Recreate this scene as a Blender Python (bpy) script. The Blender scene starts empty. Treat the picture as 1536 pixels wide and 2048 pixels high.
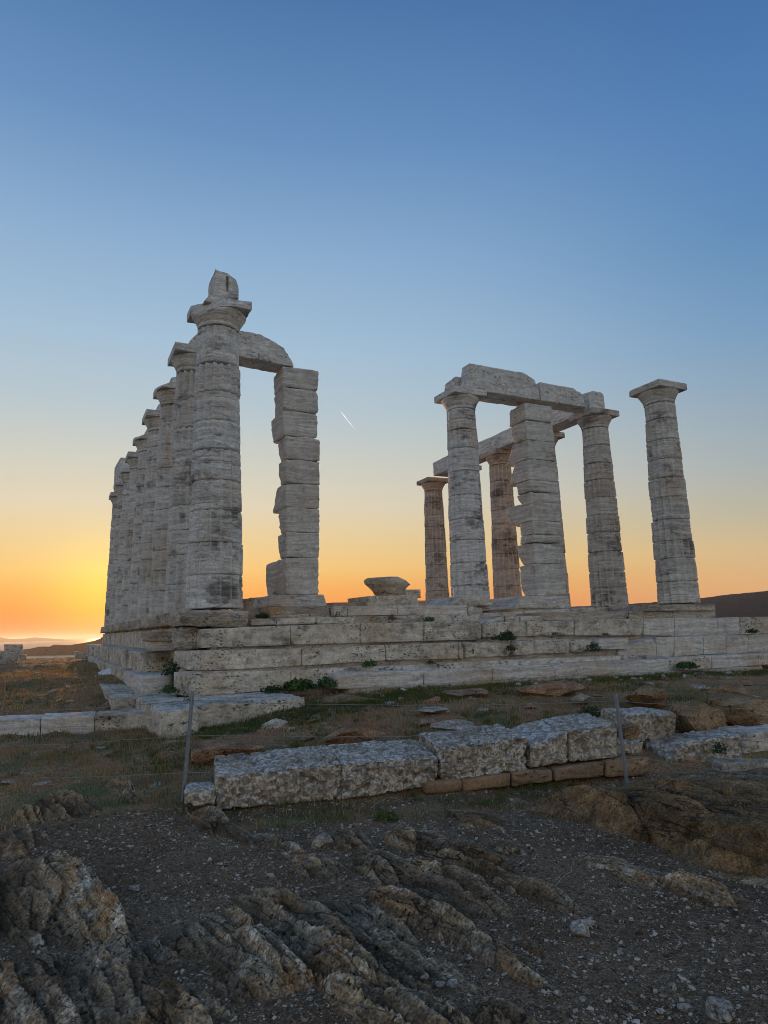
import bpy, math, random
import numpy as np
from mathutils import Matrix, Vector

R = math.radians
C = bpy.context.scene.collection
rng = np.random.default_rng(7)
random.seed(7)

# ------------------------------------------------------------------ camera
CAM = np.array([-2.7795, -15.4512, -0.4589])
YAW, PITCH, ROLL, FPX = 0.458588, 0.171404, -0.0275434, 1356.11
def cam_axes():
    cy, sy = math.cos(YAW), math.sin(YAW)
    f = np.array([sy*math.cos(PITCH), cy*math.cos(PITCH), math.sin(PITCH)])
    r = np.array([cy, -sy, 0.0]); u = np.cross(r, f)
    cr, sr = math.cos(ROLL), math.sin(ROLL)
    return r*cr + u*sr, u*cr - r*sr, f
RT, UPV, FW = cam_axes()
cd = bpy.data.cameras.new('camera'); cam = bpy.data.objects.new('camera', cd); C.objects.link(cam)
cam.matrix_world = Matrix(((RT[0], UPV[0], -FW[0], CAM[0]), (RT[1], UPV[1], -FW[1], CAM[1]), (RT[2], UPV[2], -FW[2], CAM[2]), (0, 0, 0, 1)))
cd.sensor_fit = 'VERTICAL'; cd.sensor_height = 36.0; cd.sensor_width = 27.0
cd.lens = 36.0*FPX/2048; cd.clip_start = 0.05; cd.clip_end = 200000
bpy.context.scene.camera = cam

# ------------------------------------------------------------------ exposure, sky, sun
vs = bpy.context.scene.view_settings
bpy.context.scene.display_settings.display_device = 'sRGB'
vs.view_transform = 'Standard'; vs.look = 'None'; vs.exposure = 0.0; vs.gamma = 1.0; vs.use_curve_mapping = False
bpy.context.scene.cycles.filter_width = 0.95
SUN = np.array([68.4+2.78, 1015.45, 52.0]); SUN /= np.linalg.norm(SUN)
SUN_EL = math.asin(SUN[2]); SUN_AZ = math.atan2(SUN[0], SUN[1])     # azimuth measured from +Y towards +X

def lin(c):
    return tuple((v/255/12.92 if v/255 <= .04045 else ((v/255+.055)/1.055)**2.4) for v in c) + (1.0,)

class NT:
    """small helper for writing node trees"""
    def __init__(s, tree): s.t = tree; s.L = tree.links
    def n(s, typ, **kw):
        nd = s.t.nodes.new(typ)
        for k, v in kw.items(): setattr(nd, k, v)
        return nd
    def put(s, sock, v):
        if hasattr(v, 'is_output'): s.L.new(v, sock)
        else: sock.default_value = v
    def math(s, op, a, b=None, c=None, clamp=False):
        nd = s.n('ShaderNodeMath', operation=op, use_clamp=clamp); s.put(nd.inputs[0], a)
        if b is not None: s.put(nd.inputs[1], b)
        if c is not None: s.put(nd.inputs[2], c)
        return nd.outputs[0]
    def vmath(s, op, a, b=None):
        nd = s.n('ShaderNodeVectorMath', operation=op); s.put(nd.inputs[0], a)
        if b is not None: s.put(nd.inputs[1], b)
        return nd.outputs[1] if op in ('DOT_PRODUCT', 'LENGTH', 'DISTANCE') else nd.outputs[0]
    def ramp(s, fac, stops, interp='LINEAR'):
        nd = s.n('ShaderNodeValToRGB'); nd.color_ramp.interpolation = interp; el = nd.color_ramp.elements
        while len(el) < len(stops): el.new(0.5)
        for e, (p, c) in zip(el, stops): e.position = p; e.color = c if len(c) == 4 else tuple(c)+(1,)
        s.put(nd.inputs[0], fac); return nd.outputs[0]
    def step(s, fac, a, b):
        nd = s.n('ShaderNodeMapRange', interpolation_type='SMOOTHSTEP'); s.put(nd.inputs[0], fac)
        nd.inputs[1].default_value = a; nd.inputs[2].default_value = b; return nd.outputs[0]
    def mix(s, f, a, b, mode='MIX'):
        nd = s.n('ShaderNodeMix', data_type='RGBA', blend_type=mode); s.put(nd.inputs[0], f); s.put(nd.inputs[6], a); s.put(nd.inputs[7], b)
        return nd.outputs[2]
    def noise(s, vec, scale, detail=4, rough=.55, dist=0, sv=None):
        if sv is not None: vec = s.vmath('MULTIPLY', vec, sv)
        nd = s.n('ShaderNodeTexNoise'); s.put(nd.inputs['Vector'], vec); nd.inputs['Scale'].default_value = scale
        nd.inputs['Detail'].default_value = detail; nd.inputs['Roughness'].default_value = rough; nd.inputs['Distortion'].default_value = dist
        return nd.outputs[0]
    def voro(s, vec, scale, feat='F1'):
        nd = s.n('ShaderNodeTexVoronoi', feature=feat); s.put(nd.inputs['Vector'], vec); nd.inputs['Scale'].default_value = scale
        return nd

w = bpy.data.worlds.new('World'); bpy.context.scene.world = w; w.use_nodes = True
nt = NT(w.node_tree); w.node_tree.nodes.clear()
SKY_STRENGTH = 0.1
gen = nt.n('ShaderNodeTexCoord').outputs['Generated']
dirv = nt.vmath('NORMALIZE', gen)
sep = nt.n('ShaderNodeSeparateXYZ'); nt.L.new(dirv, sep.inputs[0])
up_z = nt.math('MAXIMUM', sep.outputs[2], 0.0)
flat = nt.vmath('NORMALIZE', nt.vmath('MULTIPLY', dirv, (1, 1, 0)))
sh = SUN*np.array([1, 1, 0]); sh /= np.linalg.norm(sh)
caz = nt.vmath('DOT_PRODUCT', flat, tuple(sh))
# colour of the clear evening sky over sin(elevation): towards the sun, to the side of it, and opposite it, raised there to light the stone
near_sun = nt.ramp(up_z, [(0, lin((232, 118, 66))), (.03, lin((243, 136, 62))), (.06, lin((245, 170, 84))), (.09, lin((243, 197, 120))), (.13, lin((234, 206, 152))), (.18, lin((223, 212, 186))), (.24, lin((206, 208, 197))),
                          (.31, lin((184, 201, 209))), (.40, lin((164, 193, 216))), (.50, lin((142, 177, 211))), (.62, lin((106, 147, 194))), (.73, lin((78, 121, 171))), (1, lin((50, 90, 144)))])
side = nt.ramp(up_z, [(0, lin((228, 170, 114))), (.04, lin((227, 181, 126))), (.09, lin((213, 188, 146))), (.14, lin((184, 182, 164))), (.20, lin((164, 176, 181))), (.27, lin((146, 169, 187))),
                      (.36, lin((118, 157, 193))), (.47, lin((94, 140, 187))), (.60, lin((78, 125, 180))), (.73, lin((60, 104, 162))), (1, lin((48, 88, 143)))])
east = nt.ramp(up_z, [(0, lin((212, 196, 178))), (.06, lin((230, 210, 188))), (.15, lin((229, 216, 199))), (.28, lin((212, 213, 208))), (.45, lin((173, 189, 204))), (.7, lin((102, 138, 182))), (1, lin((54, 93, 146)))])
col = nt.mix(nt.step(caz, .52, 1.02), side, near_sun)
col = nt.mix(nt.step(caz, .55, -.55), col, east)
cang = nt.vmath('DOT_PRODUCT', dirv, tuple(SUN))
glow = nt.math('POWER', nt.math('MAXIMUM', cang, 0.0), 420.0)
col = nt.mix(1.0, col, nt.mix(glow, (0, 0, 0, 1), (0.26, 0.27, 0.01, 1)), 'ADD')
glow2 = nt.math('POWER', nt.math('MAXIMUM', cang, 0.0), 60.0)
col = nt.mix(1.0, col, nt.mix(glow2, (0, 0, 0, 1), (0.01, 0.008, 0.0, 1)), 'ADD')
sky = nt.n('ShaderNodeTexSky', sky_type='NISHITA', sun_disc=False, sun_elevation=max(SUN_EL, R(1)), sun_rotation=SUN_AZ, altitude=60, air_density=1.0, dust_density=1.5, ozone_density=1.5)
graded = nt.mix(1.0, col, (1/SKY_STRENGTH,)*3 + (1,), 'MULTIPLY')
col = nt.mix(0.04, graded, sky.outputs[0])
bg = nt.n('ShaderNodeBackground'); nt.L.new(col, bg.inputs[0]); bg.inputs[1].default_value = SKY_STRENGTH
wo = nt.n('ShaderNodeOutputWorld'); nt.L.new(bg.outputs[0], wo.inputs[0])

sd = bpy.data.lights.new('sun', 'SUN'); so = bpy.data.objects.new('sun', sd); C.objects.link(so)
sd.energy = 3.2; sd.angle = R(0.53); sd.color = (1.0, 0.50, 0.18)
so.rotation_euler = Vector(-SUN).to_track_quat('-Z', 'Y').to_euler()
so.location = (0, 0, 60)

# ------------------------------------------------------------------ numeric noise
_rs = np.random.default_rng(123)
_PERM = np.concatenate([_rs.permutation(256)]*3).astype(np.int32)
_G = _rs.normal(size=(256, 3)); _G /= np.linalg.norm(_G, axis=1)[:, None]
def perlin(p):
    p = np.asarray(p, float); i = np.floor(p).astype(np.int64); f = p-i; i = (i & 255).astype(np.int32)
    u = f*f*f*(f*(f*6-15)+10); out = 0
    for dx in (0, 1):
        wx = u[:, 0] if dx else 1-u[:, 0]
        hx = _PERM[(i[:, 0]+dx) & 255]
        for dy in (0, 1):
            wy = wx*(u[:, 1] if dy else 1-u[:, 1]); hy = _PERM[hx+((i[:, 1]+dy) & 255)]
            for dz in (0, 1):
                g = _G[_PERM[hy+((i[:, 2]+dz) & 255)]]
                d = g[:, 0]*(f[:, 0]-dx)+g[:, 1]*(f[:, 1]-dy)+g[:, 2]*(f[:, 2]-dz)
                out = out+wy*(u[:, 2] if dz else 1-u[:, 2])*d
    return out*1.4
def fbm(p, octv=3, gain=.5, lac=2.03):
    p = np.asarray(p, float); a, s, t = 1.0, 0, 0
    for k in range(octv):
        s = s+a*perlin(p+17.3*k); t += a; a *= gain; p = p*lac
    return s/t
def fbm2(x, y, octv=3, z=0.0, **k):
    return fbm(np.stack([x, y, np.full_like(x, z)], -1), octv, **k)
def sstep(a, b, x):
    t = np.clip((x-a)/(b-a), 0, 1); return t*t*(3-2*t)

# ------------------------------------------------------------------ mesh helpers
def tag(o, label=None, cat=None, group=None, kind=None):
    if label: o['label'] = label
    if cat: o['category'] = cat
    if group: o['group'] = group
    if kind: o['kind'] = kind
    return o
def empty(name, loc, label=None, cat=None, group=None):
    o = bpy.data.objects.new(name, None); C.objects.link(o); o.location = tuple(loc); o.empty_display_size = .1
    return tag(o, label, cat, group)
def make_mesh(name, v, f, mat, sharp=42, smooth=True):
    v = np.asarray(v, np.float32); f = np.asarray(f, np.int32); k = f.shape[1]
    m = bpy.data.meshes.new(name)
    m.vertices.add(len(v)); m.vertices.foreach_set('co', v.ravel())
    m.loops.add(f.size); m.loops.foreach_set('vertex_index', f.ravel())
    m.polygons.add(len(f)); m.polygons.foreach_set('loop_start', np.arange(0, f.size, k, dtype=np.int32))
    m.update(calc_edges=True)
    if smooth:
        m.polygons.foreach_set('use_smooth', np.ones(len(f), bool))
        if sharp: m.set_sharp_from_angle(angle=R(sharp))
    m.validate()
    if mat: m.materials.append(mat)
    return m
def obj(name, v, f, mat, parent=None, sharp=42, smooth=True, origin=None):
    v = np.asarray(v, float)
    if parent is not None: org = np.array(parent.matrix_world.translation) if parent.parent is None else np.array(parent.parent.location)
    else: org = np.zeros(3)
    if parent is not None and parent.parent is None: org = np.array(parent.location)
    if parent is None and origin is not None: org = np.array(origin, float)
    o = bpy.data.objects.new(name, make_mesh(name, v-org, f, mat, sharp, smooth)); C.objects.link(o)
    if parent is not None: o.parent = parent
    elif origin is not None: o.location = tuple(org)
    return o
def ray(u, v):
    return FW+(u-768)/FPX*RT-(v-1024)/FPX*UPV
def at(u, v, ax, val):
    """the point where the line of sight through photo pixel (u, v) meets the plane x, y or z = val"""
    d = ray(u, v); i = 'xyz'.index(ax); return CAM+(val-CAM[i])/d[i]*d

def lattice(nx, ny, nz, ux=None, uy=None, uz=None):
    """surface lattice of a unit box: verts in 0..1 and quads facing out"""
    ux = np.linspace(0, 1, nx+1) if ux is None else ux; uy = np.linspace(0, 1, ny+1) if uy is None else uy; uz = np.linspace(0, 1, nz+1) if uz is None else uz
    I, J, K = np.meshgrid(range(nx+1), range(ny+1), range(nz+1), indexing='ij')
    on = (I == 0) | (I == nx) | (J == 0) | (J == ny) | (K == 0) | (K == nz)
    idx = -np.ones(on.shape, int); idx[on] = np.arange(on.sum())
    v = np.stack([ux[I[on]], uy[J[on]], uz[K[on]]], -1); F = []
    def quad(a, b, c, d): F.append(np.stack([a.ravel(), b.ravel(), c.ravel(), d.ravel()], -1))
    for k, flip in ((0, True), (nz, False)):
        s = idx[:, :, k]; q = (s[:-1, :-1], s[1:, :-1], s[1:, 1:], s[:-1, 1:]); quad(*(q[::-1] if flip else q))
    for j, flip in ((0, False), (ny, True)):
        s = idx[:, j, :]; q = (s[:-1, :-1], s[1:, :-1], s[1:, 1:], s[:-1, 1:]); quad(*(q[::-1] if flip else q))
    for i, flip in ((0, True), (nx, False)):
        s = idx[i, :, :]; q = (s[:-1, :-1], s[1:, :-1], s[1:, 1:], s[:-1, 1:]); quad(*(q[::-1] if flip else q))
    return v, np.concatenate(F)
def edge_spaced(n, length, r):
    """parameters 0..1 with an extra line close to both ends"""
    e = min(.35/max(n, 1), r/max(length, 1e-6)); inner = np.linspace(0, 1, n+1)[1:-1]
    return np.concatenate([[0, e], inner, [1-e, 1]])
def hexa(front, dv, seg=.06, r=.015, wear=.03, amp=.008, strata=.0, chips=(), pit=0.0, pitf=14.0, extra=None, maxn=70, cn=1.0):
    """a worn stone block. front: four points (left bottom, right bottom, right top, left top); dv: vector to the back face"""
    A, B, D, E = [np.asarray(q, float) for q in front]; dv = np.asarray(dv, float)
    if dv.ndim == 1: dv = np.stack([dv]*4)
    lx = (np.linalg.norm(B-A)+np.linalg.norm(D-E))/2; lz = (np.linalg.norm(E-A)+np.linalg.norm(D-B))/2; ly = np.linalg.norm(dv, axis=1).mean()
    nx, ny, nz = [int(np.clip(round(l/seg), 2, maxn)) for l in (lx, ly, lz)]
    us = [edge_spaced(n, l, r) for n, l in ((nx, lx), (ny, ly), (nz, lz))]
    u, F = lattice(*[len(q)-1 for q in us], *us)
    L = np.array([lx, ly, lz]); pl = u*L
    def tri(t):
        a, b, c = t[:, :1], t[:, 1:2], t[:, 2:3]
        fr = A*(1-a)*(1-c)+B*a*(1-c)+D*a*c+E*(1-a)*c
        dd = dv[0]*(1-a)*(1-c)+dv[1]*a*(1-c)+dv[2]*a*c+dv[3]*(1-a)*c
        return fr+dd*b
    w0 = tri(u)
    n1 = fbm(w0*1.9+31, 3); rad = np.clip(r+wear*np.maximum(0, n1)**1.2*2.2, r*.6, .42*L.min())[:, None]
    inner = np.clip(pl, rad, L-rad); dlt = pl-inner; dl = np.linalg.norm(dlt, axis=1, keepdims=True); nloc = dlt/np.maximum(dl, 1e-9)
    pl2 = inner+nloc*np.minimum(dl, rad)
    pts = tri(pl2/L)
    ex = (B-A)/max(lx, 1e-9); ey = dv.mean(0)/max(ly, 1e-9); ez = (E-A)/max(lz, 1e-9)
    nw = nloc[:, :1]*ex+nloc[:, 1:2]*ey+nloc[:, 2:3]*ez
    if np.dot(np.cross(ex, ey), ez) < 0: F = F[:, ::-1]
    d = amp*fbm(pts*5.5+7, 3)
    if strata: d = d+strata*np.maximum(-1, fbm(pts*np.array([1.6, 1.6, 15])+3, 2))
    if pit:
        q = fbm(pts*pitf+55, 3); d = d-pit*sstep(.02, .42, q)-pit*.5*sstep(.1, .3, fbm(pts*pitf*2.3+5, 2))
    pts = pts+nw*d[:, None]
    for (p0, nrm) in chips:
        p0 = np.asarray(p0, float); nrm = np.asarray(nrm, float); nrm = nrm/np.linalg.norm(nrm)
        s = (pts-p0)@nrm+cn*(.05*fbm(pts*3.1+11, 3)+.02*fbm(pts*9+4, 2)); k = s > 0
        pts[k] -= nrm*s[k][:, None]
    if extra is not None: pts = extra(pts, nw)
    return pts, F
def box_front(x0, x1, y, z0, z1):
    return [(x0, y, z0), (x1, y, z0), (x1, y, z1), (x0, y, z1)]
def px_front(ax, val, tl, tr, br, bl):
    return [at(*bl, ax, val), at(*br, ax, val), at(*tr, ax, val), at(*tl, ax, val)]

def icos(sub):
    import bmesh
    bm = bmesh.new(); bmesh.ops.create_icosphere(bm, subdivisions=sub, radius=1); bm.verts.ensure_lookup_table()
    v = np.array([q.co[:] for q in bm.verts]); f = np.array([[q.index for q in t.verts] for t in bm.faces]); bm.free(); return v, f
ICO = {k: icos(k) for k in (1, 2, 3, 4, 5)}
def rock(center, size, seed, sub=3, rough=.35, cuts=7, rot=0.0, strata=.0):
    """an angular boulder: a sphere cut by random planes, then roughened"""
    v, f = ICO[sub]; v = v.copy(); rs = np.random.default_rng(seed)
    for k in range(cuts):
        n = rs.normal(size=3); n /= np.linalg.norm(n); h = rs.uniform(.42, .8); s = v@n-h; kk = s > 0; v[kk] -= n*s[kk][:, None]
    q = v*np.array(size)/max(size)
    off = rs.uniform(0, 50, 3)
    v = v*(1+rough*.30*fbm(q*1.7+off, 2)[:, None]+rough*.14*fbm(q*6+off, 3)[:, None])
    if strata: v = v*(1+strata*fbm(q*np.array([1.2, 1.2, 9])+off, 2)[:, None])
    v = v*np.array(size); c, s = math.cos(rot), math.sin(rot)
    v = v@np.array([[c, s, 0], [-s, c, 0], [0, 0, 1]])
    return v+np.array(center), f

# ------------------------------------------------------------------ materials
def new_mat(name):
    m = bpy.data.materials.new(name); m.use_nodes = True; m.node_tree.nodes.clear(); t = NT(m.node_tree)
    b = t.n('ShaderNodeBsdfPrincipled'); o = t.n('ShaderNodeOutputMaterial'); t.L.new(b.outputs[0], o.inputs[0])
    b.inputs['Roughness'].default_value = .9; b.inputs['Specular IOR Level'].default_value = .2
    return m, t, b
def bump(t, b, h, strength=.6, dist=.02):
    n = t.n('ShaderNodeBump'); n.inputs['Strength'].default_value = strength; n.inputs['Distance'].default_value = dist
    t.put(n.inputs['Height'], h); t.L.new(n.outputs[0], b.inputs['Normal'])
def pos(t): return t.n('ShaderNodeNewGeometry').outputs['Position']

def marble(name, base, band, dark, warm, bands=9.0, dark_lo=.54, dark_hi=.66, warm_amt=.6, mott_k=.5, pits=.22, band_amt=.75, dark_amt=.78, bump_d=.02):
    m, t, b = new_mat(name); P = pos(t)
    wz = t.math('MULTIPLY', t.math('SUBTRACT', t.noise(P, .9, 3), .5), .35)
    cmb = t.n('ShaderNodeCombineXYZ'); t.L.new(wz, cmb.inputs[2]); PW = t.vmath('ADD', P, cmb.outputs[0])
    bnd = t.step(t.noise(PW, 1.0, 3, .6, sv=(.45, .45, bands)), .40, .64)
    fine = t.noise(PW, 1.0, 4, .65, sv=(2.2, 2.2, bands*4.5))
    drk = t.math('ADD', t.math('MULTIPLY', t.noise(P, 1.1, 3, .55, sv=(1, 1, 1.5)), .62), t.math('MULTIPLY', t.noise(PW, 1, 4, .65, sv=(4, 4, 13)), .38))
    drk = t.step(drk, dark_lo, dark_hi)
    wrm = t.step(t.noise(P, .75, 4, .6), .46, .68)
    grain = t.noise(P, 38, 3, .7)
    c = t.mix(t.math('MULTIPLY', bnd, band_amt), base+(1,), band+(1,))
    c = t.mix(t.math('MULTIPLY', wrm, warm_amt), c, warm+(1,))
    c = t.mix(t.math('MULTIPLY', drk, dark_amt), c, dark+(1,))
    c = t.mix(1, c, t.ramp(fine, [(.28, (.42, .41, .40)), (.40, (.84, .84, .84)), (.55, (1.0, 1.0, 1.0)), (.72, (1.22, 1.21, 1.2))]), 'MULTIPLY')
    mott = t.noise(P, 7, 5, .7); c = t.mix(mott_k, c, t.mix(1, c, t.ramp(mott, [(.3, (.45, .45, .45)), (.5, (1, 1, 1)), (.72, (1.3, 1.28, 1.25))]), 'MULTIPLY'))
    pv = t.noise(t.vmath('MULTIPLY', P, (1, 1, 1.7)), 19, 3, .55); pt = t.math('MULTIPLY', t.step(pv, .575, .625), t.step(t.noise(P, 2.3, 3), .42, .58))
    c = t.mix(t.math('MULTIPLY', pt, pits), c, t.mix(1, c, (.20, .19, .175, 1), 'MULTIPLY'))
    c = t.mix(.35, c, t.mix(1, c, t.ramp(grain, [(.3, (.3, .3, .3)), (.5, (1, 1, 1)), (.7, (1.7, 1.7, 1.7))]), 'MULTIPLY'))
    arr = t.n('ShaderNodeAttribute', attribute_name='arris').outputs['Fac']            # rubbed arrises, also painted lighter so flutes show in flat light
    c = t.mix(t.math('MULTIPLY', arr, .55), c, (.72, .70, .66, 1))
    t.L.new(c, b.inputs['Base Color'])
    h = t.math('ADD', t.math('MULTIPLY', fine, .8), t.math('MULTIPLY', grain, .25))
    h = t.math('SUBTRACT', h, t.math('MULTIPLY', pt, .6)); h = t.math('ADD', h, t.math('MULTIPLY', drk, .35))
    bump(t, b, h, .6, bump_d*.6); return m

MARBLE = marble('weathered_marble', (.72, .70, .65), (.50, .50, .485), (.10, .092, .088), (.52, .43, .33), dark_lo=.53, dark_hi=.65, bump_d=.03)
MARBLE_N = marble('weathered_marble_north', (.66, .625, .56), (.43, .415, .385), (.09, .08, .072), (.48, .36, .26), dark_lo=.52, dark_hi=.65, bump_d=.03)
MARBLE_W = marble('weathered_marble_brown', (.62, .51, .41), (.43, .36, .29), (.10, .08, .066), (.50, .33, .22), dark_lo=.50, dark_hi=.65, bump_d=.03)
ANTA = marble('layered_marble', (.69, .66, .595), (.45, .435, .40), (.12, .11, .10), (.50, .41, .31), bands=16, dark_lo=.56, dark_hi=.72, bump_d=.035)
BEAM = marble('pitted_marble', (.70, .69, .65), (.58, .57, .545), (.15, .147, .142), (.52, .47, .40), bands=3, dark_lo=.58, dark_hi=.72, pits=.9, warm_amt=.4, bump_d=.045)
STEP = marble('step_limestone', (.64, .585, .49), (.50, .46, .39), (.14, .125, .105), (.47, .37, .25), bands=2.2, dark_lo=.50, dark_hi=.68, pits=1.0, mott_k=.9, band_amt=.5, bump_d=.04)
STEP_W = marble('veined_white_marble', (.68, .65, .605), (.42, .40, .38), (.17, .15, .13), (.52, .42, .31), bands=14, dark_lo=.60, dark_hi=.76, pits=.4)
PLINTH = marble('flaking_plinth_stone', (.54, .485, .405), (.33, .285, .23), (.14, .10, .062), (.44, .29, .15), bands=7, dark_lo=.50, dark_hi=.68, pits=.9, warm_amt=.9, bump_d=.05)
def poros():
    m, t, b = new_mat('pitted_poros_stone'); P = pos(t)
    n1 = t.noise(P, 17, 5, .7); n2 = t.noise(P, 42, 4, .65); n3 = t.noise(P, 1.4, 3)
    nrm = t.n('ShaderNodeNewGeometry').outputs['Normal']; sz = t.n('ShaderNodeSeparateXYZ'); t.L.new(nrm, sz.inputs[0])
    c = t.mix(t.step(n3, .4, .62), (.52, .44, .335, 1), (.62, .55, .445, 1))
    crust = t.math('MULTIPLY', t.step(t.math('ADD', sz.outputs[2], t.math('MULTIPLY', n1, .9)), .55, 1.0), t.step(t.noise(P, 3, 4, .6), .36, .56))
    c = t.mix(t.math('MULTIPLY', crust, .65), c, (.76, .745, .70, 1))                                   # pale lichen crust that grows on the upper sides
    blk = t.math('MAXIMUM', t.step(n1, .60, .68), t.math('MULTIPLY', t.step(n2, .58, .68), .7))
    vary = t.step(t.noise(P, 2.1, 3, .6), .36, .60); stain = t.step(t.noise(P, 1.3, 4, .6, sv=(1, 1, .5)), .50, .66)
    c = t.mix(t.math('MULTIPLY', stain, .55), c, (.30, .225, .14, 1)); blk = t.math('MULTIPLY', blk, t.math('MULTIPLY_ADD', vary, .8, .2))
    c = t.mix(t.math('MULTIPLY', blk, .85), c, (.075, .068, .058, 1))            # black lichen in the pores
    t.L.new(c, b.inputs['Base Color'])
    h = t.math('SUBTRACT', t.math('MULTIPLY', n2, .3), t.math('ADD', t.step(n1, .5, .66), t.math('MULTIPLY', t.step(n2, .52, .68), .5)))
    bump(t, b, h, .9, .045); return m
POROS = poros()
def NOISE3(t, P):
    nd = t.n('ShaderNodeTexNoise'); t.L.new(P, nd.inputs['Vector']); nd.inputs['Scale'].default_value = 3; nd.inputs['Detail'].default_value = 3; return nd.outputs[1]
def brown_rock(name, a, b_, c_, sc=2.2, crack=.35):
    m, t, b = new_mat(name); P = pos(t)
    n = t.noise(P, sc, 6, .62); n2 = t.noise(P, sc*7, 5, .7); n3 = t.noise(P, 1, 3, .6, sv=(3, 3, 14)); cr = t.voro(t.vmath('ADD', P, t.vmath('MULTIPLY', NOISE3(t, P), (.35, .35, .35))), sc*1.6, 'DISTANCE_TO_EDGE').outputs['Distance']
    c = t.mix(t.step(n, .38, .62), a+(1,), b_+(1,)); c = t.mix(t.math('MULTIPLY', t.step(n2, .56, .72), .75), c, c_+(1,))
    c = t.mix(t.math('MULTIPLY', t.step(cr, .012, .0), crack), c, (.02, .016, .012, 1))
    c = t.mix(1, c, t.ramp(n3, [(.3, (.55, .55, .55)), (.7, (1.4, 1.4, 1.4))]), 'MULTIPLY'); c = t.mix(1, c, t.ramp(t.noise(P, 60, 3, .7), [(.32, (.4, .4, .4)), (.5, (1, 1, 1)), (.68, (1.6, 1.6, 1.6))]), 'MULTIPLY'); c = t.mix(t.step(t.noise(P, 11, 5, .7), .58, .66), c, t.mix(1, c, (.3, .28, .26, 1), 'MULTIPLY'))
    t.L.new(c, b.inputs['Base Color'])
    bump(t, b, t.math('ADD', t.math('ADD', n2, t.math('MULTIPLY', n3, .6)), t.math('MULTIPLY', t.step(cr, 0, .08), .5)), .9, .03); return m
ROCK_B = brown_rock('ochre_brown_rock', (.26, .165, .085), (.34, .235, .135), (.46, .38, .27))
ROCK_R = brown_rock('reddish_rock', (.30, .165, .095), (.38, .25, .165), (.50, .42, .33), 3.5)
ROCK_P = brown_rock('pale_grey_rock', (.38, .34, .28), (.48, .44, .37), (.12, .105, .09), 4, .1)
PEBBLE = brown_rock('pale_pebble', (.56, .52, .455), (.42, .38, .32), (.62, .58, .52), 9, 0.0)
def gravel_mat():
    m, t, b = new_mat('gravel_stone'); P = pos(t)
    oi = t.voro(P, 33).outputs['Color']; s = t.n('ShaderNodeSeparateColor'); t.L.new(oi, s.inputs[0])
    c = t.ramp(s.outputs[0], [(0, (.06, .042, .028)), (.45, (.15, .112, .077)), (.68, (.28, .23, .17)), (.82, (.50, .44, .36)), (1, (.56, .51, .44))])
    t.L.new(c, b.inputs['Base Color']); return m
GRAVEL = gravel_mat()
def plain(name, c, rough=.6, metal=0.0, nz=None):
    m, t, b = new_mat(name)
    if nz:
        cc = t.mix(t.noise(pos(t), nz, 4, .6), tuple(x*.6 for x in c)+(1,), tuple(min(1, x*1.4) for x in c)+(1,)); t.L.new(cc, b.inputs['Base Color'])
    else: b.inputs['Base Color'].default_value = c+(1,)
    b.inputs['Roughness'].default_value = rough; b.inputs['Metallic'].default_value = metal; return m
STEEL = plain('galvanised_steel', (.27, .29, .32), .55, .35, 30)
WIRE = plain('wire_rope', (.26, .27, .28), .6, .2, 60)
LEAF = plain('caper_leaf', (.055, .105, .03), .7, 0, 5)
LEAF_D = plain('dark_leaf', (.036, .065, .026), .7, 0, 5)
FLOWER = plain('yellow_flower', (.5, .48, .05), .7)
def vapour_mat():
    m, t, b = new_mat('ice_vapour'); d = t.n('ShaderNodeBsdfDiffuse'); d.inputs[0].default_value = (.95, .95, .95, 1); tr = t.n('ShaderNodeBsdfTranslucent'); tr.inputs[0].default_value = (.95, .95, .95, 1)
    a = t.n('ShaderNodeAddShader'); t.L.new(d.outputs[0], a.inputs[0]); t.L.new(tr.outputs[0], a.inputs[1]); out = [q for q in t.t.nodes if q.type == 'OUTPUT_MATERIAL'][0]; t.L.new(a.outputs[0], out.inputs[0]); return m
VAPOUR = vapour_mat()
def grass_mat(name, stops):
    m, t, b = new_mat(name); P = pos(t)
    n = t.math('ADD', t.math('MULTIPLY', t.noise(P, .8, 3), .6), t.math('MULTIPLY', t.noise(P, 25, 2), .4))
    cr = t.ramp(n, stops); t.L.new(cr, b.inputs['Base Color']); b.inputs['Roughness'].default_value = .8
    tr = t.n('ShaderNodeBsdfTranslucent'); t.L.new(cr, tr.inputs[0]); mx = t.n('ShaderNodeMixShader'); mx.inputs[0].default_value = .42; t.L.new(b.outputs[0], mx.inputs[1]); t.L.new(tr.outputs[0], mx.inputs[2])
    out = [q for q in t.t.nodes if q.type == 'OUTPUT_MATERIAL'][0]; t.L.new(mx.outputs[0], out.inputs[0])
    return m
DRY = grass_mat('dry_grass', [(.3, (.20, .125, .055)), (.5, (.36, .25, .125)), (.7, (.52, .39, .21))])
GREEN = grass_mat('green_grass', [(.3, (.06, .085, .026)), (.5, (.105, .135, .042)), (.7, (.19, .205, .072))])

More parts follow.
